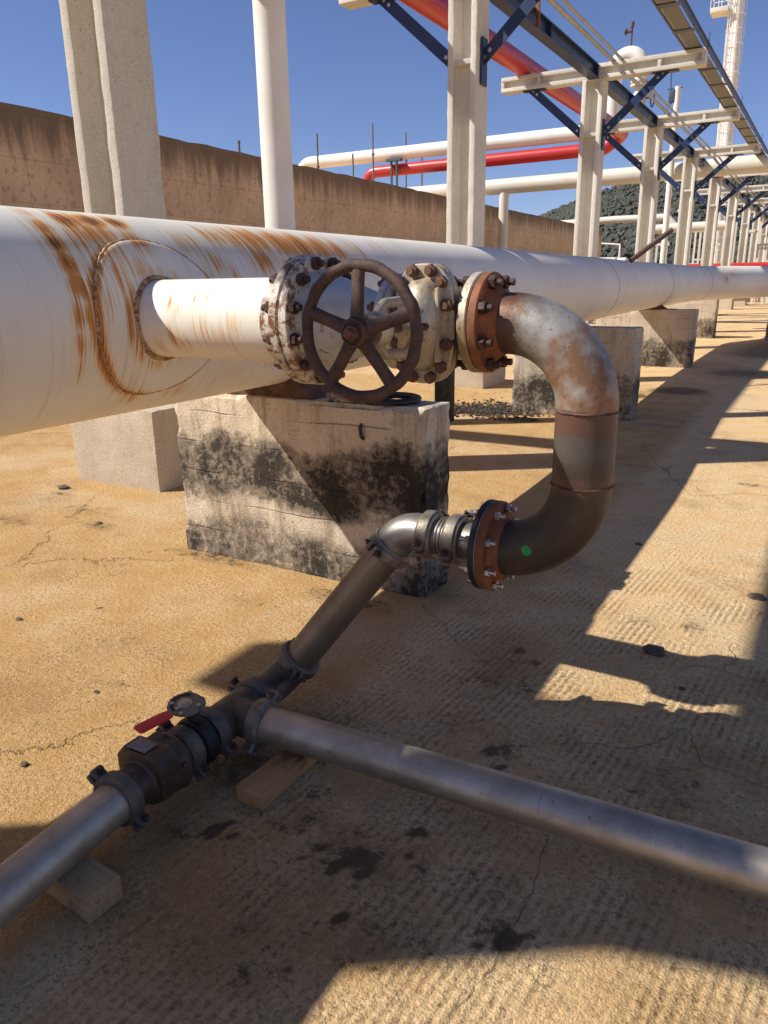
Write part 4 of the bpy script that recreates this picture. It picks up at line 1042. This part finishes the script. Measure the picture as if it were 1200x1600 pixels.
# orange rusty bracket on the girder
m = MB(); q = 13.0; m.bar((-4.63, q, 5.33), (-4.63, q, 5.80), .05, .05, (1, 0, 0)); m.bar((-4.66, q, 5.80), (-4.15, q, 5.80), .05, .05); 
o = m.build('pipe_bracket', M['orange'], None, loc=(-4.5, q, 5.4)); tag(o, 'rust-orange bracket clamped on the navy girder under conduits', 'bracket')
for x, rr, L in ((-4.42, .040, 'thicker of the two long conduits along the rack top'), (-4.24, .028, 'thinner of the two long conduits along the rack top')):
    m = MB(); m.tube([(x, 2, BZ1+rr+.002), (x, 30, BZ1+rr+.002), (x, 68, BZ1+rr+.002)], rr, 12); o = m.build('conduit', M['conduit'], None, loc=(x, 35, BZ1)); tag(o, L, 'conduit')
# cable tray
tr = thing('cable_tray', 'long dark-railed cable tray with perforated floor on right arm ends', 'cable tray', (-2.87, 30, BZ1))
for x in (-3.05, -2.69):
    m = MB(); m.box((x-.012, 1, BZ1+.003), (x+.012, 68, BZ1+.115)); m.box((x-.03, 1, BZ1+.103), (x+.03, 68, BZ1+.125)); m.build('side_rail', M['tray_dark'], tr)
m = MB(); m.box((-2.985, 1, BZ1+.02), (-2.755, 68, BZ1+.032)); m.build('perforated_floor', M['perf'], tr)
m = MB(); m.box((-3.037, 1, BZ1+.024), (-2.99, 68, BZ1+.034)); m.build('edge_strip', M['tray'], tr)
for i in range(44):
    y = 2+1.5*i; m = MB(); m.box((-3.04, y, BZ1+.004), (-2.70, y+.16, BZ1+.0185)); m.build('rung', M['tray_dark'], tr)
for y in YS[1:8]:
    m = MB(); m.tube([(-2.66, y+.2, BZ1-.02), (-2.655, y+.2, BZ1+.28)], .008, 6); m.build('hold_down_rod', M['tray_dark'], tr)

# ------------------------------------------------------------------ pipes behind
RX = -6.30; RZ = BZ1+.205
m = MB(); m.tube(fillet([(-10.5, 3.4, RZ), (RX, 3.4, RZ), (RX, 25.9, RZ-.02), (RX-.6, 26.0, 5.46), (-15.5, 26.0, 5.43), (-16.2, 26.0, 4.2)], [.35, .35, .3, .4], 8), .2, 28)
o = m.build('red_pipe', M['red'], None, loc=(RX, 15, 5.6)); tag(o, 'glossy red pipe along the rack then turning left behind the columns', 'pipe')
m = MB(); m.tube(fillet([(-19.5, 26, 4.0), (-18.5, 26, 5.98), (-6.72, 26, 5.98), (-6.72, 26, 8.0), (-5.95, 26, 8.0), (-5.95, 26, 7.25)], [.5, .35, .38, .38], 10), .225, 26)
ut = thing('vent_pipe', 'white pipe crossing behind the columns and ending in a hooked top', 'pipe', (-6.7, 26, 5.8)); m.build('pipe_wall', M['white_steel'], ut)
m = MB(); m.lathe((-5.95, 26, 7.25), (0, 0, -1), [(0, .1), (0, .27), (.06, .27), (.06, .2), (.10, .2), (.10, .27), (.16, .27), (.16, .14), (.30, .13), (.42, .22), (.60, .22), (.72, .12), (.80, .12), (.80, .25), (.88, .25), (.88, .1)], 24)
vb = m.build('hook_valve', M['cream_steel'], ut)
m = MB(); m.tube([(-5.55, 26+math.cos(q)*.26, 6.75+math.sin(q)*.26) for q in np.linspace(0, 2*PI, 25)[:-1]], .022, 8, closed=True); m.cyl((-5.9, 26, 6.75), (-5.54, 26, 6.75), .025); m.cyl((-5.55, 25.75, 6.75), (-5.55, 26.25, 6.75), .015); m.build('handwheel', M['tray_dark'], vb)
m = MB(); m.cyl((-6.3, 26, 8.2), (-6.3, 26, 8.75), .03); m.cyl((-6.46, 26, 8.62), (-6.3, 26, 8.62), .05); m.cyl((-6.5, 26, 8.62), (-6.46, 26, 8.62), .09); m.cyl((-6.3, 26, 8.72), (-6.3, 26, 8.85), .06); m.build('gauge', M['rod'], ut)
t = thing('overhead_pipe', 'broad cream pipe crossing low behind the columns, propped by a post', 'pipe', (-9, 31.5, 5.0))
m = MB(); m.tube([(-17, 31.5, 5.22), (-7, 31.5, 5.27), (8, 31.5, 5.45)], .30, 30); m.build('pipe_wall', M['cream_steel'], t)
m = MB(); m.tube([(-12.38, 31.5, 5.1), (-12.38, 31.5, 0)], .20, 24); m.build('support_post', M['cream_steel'], t)
# standpipe near the first column
m = MB(); m.tube([(-4.95, 6.5, 0), (-4.96, 6.5, 2), (-4.96, 6.5, 4), (-4.97, 6.5, 7.5)], .153, 40); o = m.build('standpipe', M['white_steel'], None, loc=(-4.95, 6.5, 0)); tag(o, 'white vertical pipe rising behind the big pipe', 'pipe')
m = MB(); m.tube([(-2.46, 11.0, 1.74), (-2.05, 11.5, 2.14)], .035, 10); o = m.build('rusty_rod', M['rod'], None, loc=(-2.46, 11, 1.75)); tag(o, 'rusty rod leaning up from the top of the big pipe', 'rod')

# ----------------------------------------------------------------------- wall
m = MB(); bm = m.bm; ys = np.arange(-6, 50.01, .3); prof = []
for y in ys:
    zt = 4.61-.0035*max(0, y-11)+.03*mnoise.noise(V((y*1.7, 0, 0)))+.018*mnoise.noise(V((y*7, 3, 0)))
    prof.append([bm.verts.new((-13.0+.006*mnoise.noise(V((y, z_, 5))), y, z_)) for z_ in np.linspace(-.02, zt, 9)]+[bm.verts.new((-13.35, y, zt+.012)), bm.verts.new((-13.35, y, -.02))])
for A, B in zip(prof[:-1], prof[1:]):
    for k in range(len(A)-1): m.face((A[k], B[k], B[k+1], A[k+1]))
m.face(prof[0]); m.face(prof[-1][::-1])
o = m.build('boundary_wall', M['wall'], None, loc=(-13.1, 20, 0), smooth=40); tag(o, 'long stained brown concrete wall behind the rack', 'wall')
# things rising behind the wall
RODY = (21.29, 23.37, 24.71, 27.14); RODZ = (6.0, 5.67, 6.79, 6.86)
for x, y, z1, L in ((-14.64, RODY[0], RODZ[0], 'leftmost thin scaffold tube standing behind the wall'), (-14.64, RODY[1], RODZ[1], 'short scaffold tube second from left behind the wall'), (-14.64, RODY[2], RODZ[2], 'tallest thin scaffold tube, near the green post'), (-14.64, RODY[3], RODZ[3], 'scaffold tube behind the wall, nearest the cream column')):
    t = thing('scaffold_tube', L, 'scaffold tube', (x, y, 0), 'scaffold tubes behind the wall')
    m = MB(); m.tube([(x, y, 0), (x, y, z1)], .03, 10); m.build('tube', M['grey_rod'], t)
    for q in (1.0, 2.2):
        m = MB(); m.lathe((x, y, z1-q), (0, 0, 1), [(0, .03), (0, .055), (.06, .055), (.06, .03)], 10); m.build('joint_collar', M['grey_rod'], t)
m = MB(); px_, py_ = -14.35, 25.7
m.box((px_-.14, py_-.03, 0), (px_-.08, py_+.03, 5.75)); m.box((px_+.08, py_-.03, 0), (px_+.14, py_+.03, 5.75)); m.box((px_-.3, py_-.1, 5.68), (px_+.3, py_+.1, 5.76))
o = m.build('pipe_support', M['green'], None, loc=(px_, py_, 0)); tag(o, 'dark green pipe support standing behind the wall top', 'pipe support')
m = MB(); m.tube([(-13.2, 15.8, 4.4), (-13.2, 15.8, 4.84)], .03, 10); m.lathe((-13.2, 15.8, 4.84), (0, 0, 1), [(0, 0), (0, .042), (.06, .042), (.06, 0)], 12); o = m.build('pipe_stub', M['grey_rod'], None, loc=(-13.2, 15.8, 4.5)); tag(o, 'small capped pipe stub on the wall top, left of the standpipe', 'pipe stub')
m = MB(); x, y = -19.3, 37.5
m.tube([(x, y, 0), (x, y, 8.2)], .05, 8); m.box((x-.45, y-.1, 7.2), (x-.15, y+.1, 7.45)); m.bar((x-.4, y, 7.1), (x+.3, y, 7.1), .05, .05)
o = m.build('floodlight_mast', M['grey_rod'], None, loc=(x, y, 0)); tag(o, 'tiny mast with a lamp box, far beyond wall and cream column', 'mast')

# ---------------------------------------------------------------- tower with ladder
tw = thing('light_tower', 'tall white lattice-caged tower rising at the upper right', 'tower', (-7.9, 60, 0))
m = MB(); m.tube([(-7.55, 60, 0), (-7.75, 60, 12), (-8.1, 60, 28)], [.42, .37, .30], 12); m.build('shaft', M['white_steel'], tw)
def tx(z): return -7.55-.0195*z
lad = MB(); xo = -.50
for s in (-.2, .2): lad.tube([(tx(0)+xo, 59.8+s, 0), (tx(28)+xo+.12, 59.8+s, 28)], .03, 6)
ld2 = lad.build('ladder', M['white_steel'], tw)
m = MB()
for i in range(64): z = 1+i*.42; m.bar((tx(z)+xo+.004*i*.42, 59.6, z), (tx(z)+xo+.004*i*.42, 60.0, z), .03, .03)
o = m.build('ladder_rungs', M['white_steel'], ld2); o['kind'] = 'stuff'
m = MB()
for i in range(30):
    z = 2.5+i*.85; m.tube([(tx(z)+math.cos(q)*.54-.0, 60+math.sin(q)*.54, z) for q in np.linspace(0, 2*PI, 15)[:-1]], .022, 4, closed=True)
for q in np.linspace(.2, 2*PI+.2, 9)[:-1]: m.tube([(tx(2)+math.cos(q)*.54, 60+math.sin(q)*.54, 2), (tx(28)+math.cos(q)*.54, 60+math.sin(q)*.54, 28)], .02, 4)
m.build('safety_cage', M['white_steel'], tw)
m = MB(); zp = 18.0; m.box((-9.45, 59.3, zp), (-8.35, 60.6, zp+.28), .01); pf = m.build('platform', M['cream_steel'], tw)
m = MB()
for xx in (-9.43, -8.95, -8.4):
    for yy in (59.32, 60.58): m.cyl((xx, yy, zp+.28), (xx, yy, zp+1.6), .025, n=6)
for zz in (zp+.9, zp+1.6):
    m.bar((-9.43, 59.32, zz), (-8.4, 59.32, zz), .04, .04); m.bar((-9.43, 60.58, zz), (-8.4, 60.58, zz), .04, .04); m.bar((-9.43, 59.32, zz), (-9.43, 60.58, zz), .04, .04)
m.build('railing', M['white_steel'], pf)
# slim mast with instruments
x, y = -5.75, 31
mt_ = thing('instrument_mast', 'slim white mast with small instruments, right of the hooked vent', 'mast', (x, y, 5)); m = MB()
m.tube([(x, y, 0), (x, y, 8.0)], .11, 12); m.build('pole', M['white_steel'], mt_)
m = MB(); m.box((x-.28, y-.1, 7.5), (x-.08, y+.1, 7.9), .01); m.cyl((x-.25, y, 7.9), (x-.28, y, 8.55), .02); m.cyl((x-.35, y, 7.95), (x+.15, y, 7.95), .02); m.tube(fillet([(x-.18, y, 7.5), (x-.42, y, 7.2), (x-.3, y, 6.7), (x-.05, y, 6.2)], .15), .018, 6); m.build('instrument', M['tray_dark'], mt_)

# ------------------------------------------------------------ far plant behind
t = thing('far_red_pipe', 'low red pipe seen between the far columns', 'pipe', (-8, 47, 2)); m = MB()
m.tube([(-13.2, 47, 2.10), (-2.6, 47, 2.14)], .14, 16); m.build('pipe_wall', M['red'], t)
for x in (-12, -8.5, -5): m = MB(); m.box((x-.1, 46.9, 0), (x+.1, 47.1, 1.96)); m.build('support_post', M['tray'], t)
for pts, rr, L in (([(-22, 47, 4.55), (-11.6, 47, 4.82), (-8.7, 47, 4.80), (-7.6, 47, 3.7), (-7.6, 47, .1)], .20, 'thin white pipe bending down behind the fifth column'), ([(-9.6, 44, 3.95), (-7.9, 44, 4.05), (-5, 44, 4.05)], .24, 'short white pipe below the bending one')):
    m = MB(); m.tube(fillet(pts, .5, 6), rr, 16); o = m.build('far_white_pipe', M['cream_steel'], None, loc=(-9, 45, 0)); tag(o, L, 'pipe')
for i in range(12):
    x = -9.4+i*.62; y = 50+3*(i % 3); h = 3.4+.7*((i*7) % 4)
    t = thing('far_stand', 'slender white steel stand among the far columns', 'steel stand', (x, y, 0), 'white steel stands far behind the rack')
    m = MB()
    for s in (-.28, .28): mm = MB(); mm.box((x+s-.06, y-.06, 0), (x+s+.06, y+.06, h)); mm.build('post', M['cream_steel'], t)
    m = MB(); m.box((x-.42, y-.08, h), (x+.42, y+.08, h+.16)); m.build('crossbar', M['cream_steel'], t); m = MB(); m.box((x-.218, y-.05, h*.55), (x+.218, y+.05, h*.55+.1)); m.build('crossbar', M['cream_steel'], t)
for i, (x, y, h) in enumerate(((-13.8, 58, 3.9), (-17.2, 62, 4.1), (-12.0, 66, 4.4))):
    m = MB(); m.tube([(x, y, 0), (x, y, h)], .06, 8); m.tube([(x, y, h), (x-1.6, y, h+.15)], .05, 8); m.box((x-2.2, y-.12, h+.08), (x-1.5, y+.12, h+.2))
    o = m.build('street_lamp', M['white_steel'], None, loc=(x, y, 0)); tag(o, ['nearest small lamp post below the hill beside third column', 'left small lamp post below the hill', 'lamp post right of the rusty rod, far off'][i], 'lamp post', 'lamp posts below the hill')
m = MB(); m.box((-8.65, 31.8, 1.55), (-7.7, 32.4, 2.35), .1); m.cyl((-7.7, 32.1, 2.0), (-7.35, 32.1, 2.0), .33, n=20); m.box((-8.5, 31.9, 0), (-7.8, 32.3, 1.56))
o = m.build('plant_unit', M['white_steel'], None, loc=(-8.2, 32.1, 0)); tag(o, 'small white machine unit above the pipe beside the fourth column', 'machine')

# --------------------------------------------------------------------- stones
ST = [(-.447, 3.003, .034, 'large flat dark clod on the sunlit yard at right'), (-.123, 3.816, .028, 'dark stone near the right picture edge'), (-2.099, 1.223, .012, 'small dark stone left of the check valve'), (-2.265, 1.65, .009, 'tiny dark stone left of the red lever'), (-3.134, 1.927, .012, 'small stone near the left edge of the sand'), (-4.017, 3.132, .016, 'small dark stone before the first column foot'), (-5.008, 3.62, .035, 'flat grey stone lying beside the first pedestal'), (-.80, 4.35, .014, 'pebble in the shade right of the bend'), (-.30, 2.75, .010, 'pebble in the shaded groove at right'), (-1.52, 5.9, .02, 'pebble on bright ground right of pier')]
for i, (x, y, s, L) in enumerate(ST):
    m = MB(); r_ = bmesh.ops.create_icosphere(m.bm, subdivisions=3, radius=1)
    for v in r_['verts']:
        q = v.co.copy(); d_ = 1+.45*mnoise.noise(q*1.4+V((i*7, 0, 0)))+.2*mnoise.noise(q*4+V((i, 2, 0)))
        v.co = V((x+q.x*s*1.35*d_, y+q.y*s*d_, max(0.0, .3*s+q.z*s*.55*d_)))
    o = m.build('stone', M['stone'], None, loc=(x, y, 0)); tag(o, L, 'stone')
# sludge flakes near the second pier: nobody could count them
m = MB()
for i in range(900):
    x = -3.45+random.gauss(0, .34); y = 8.5+random.gauss(0, .28); s = random.uniform(.006, .026); z = random.uniform(-.004, .010)
    n = random.randint(5, 7); a0 = random.random()*6; tl = V((random.uniform(-.4, .4), random.uniform(-.4, .4), 1)).normalized(); u_ = tl.orthogonal().normalized(); v_ = tl.cross(u_)
    m.prism([(math.cos(a0+2*PI*k/n)*s*random.uniform(.6, 1.2), math.sin(a0+2*PI*k/n)*s*random.uniform(.6, 1.2)) for k in range(n)], (x, y, z), u_, v_, tl*.012)
o = m.build('sludge_flakes', M['sludge'], None, loc=(-3.4, 8.5, 0), smooth=None); tag(o, kind='stuff')
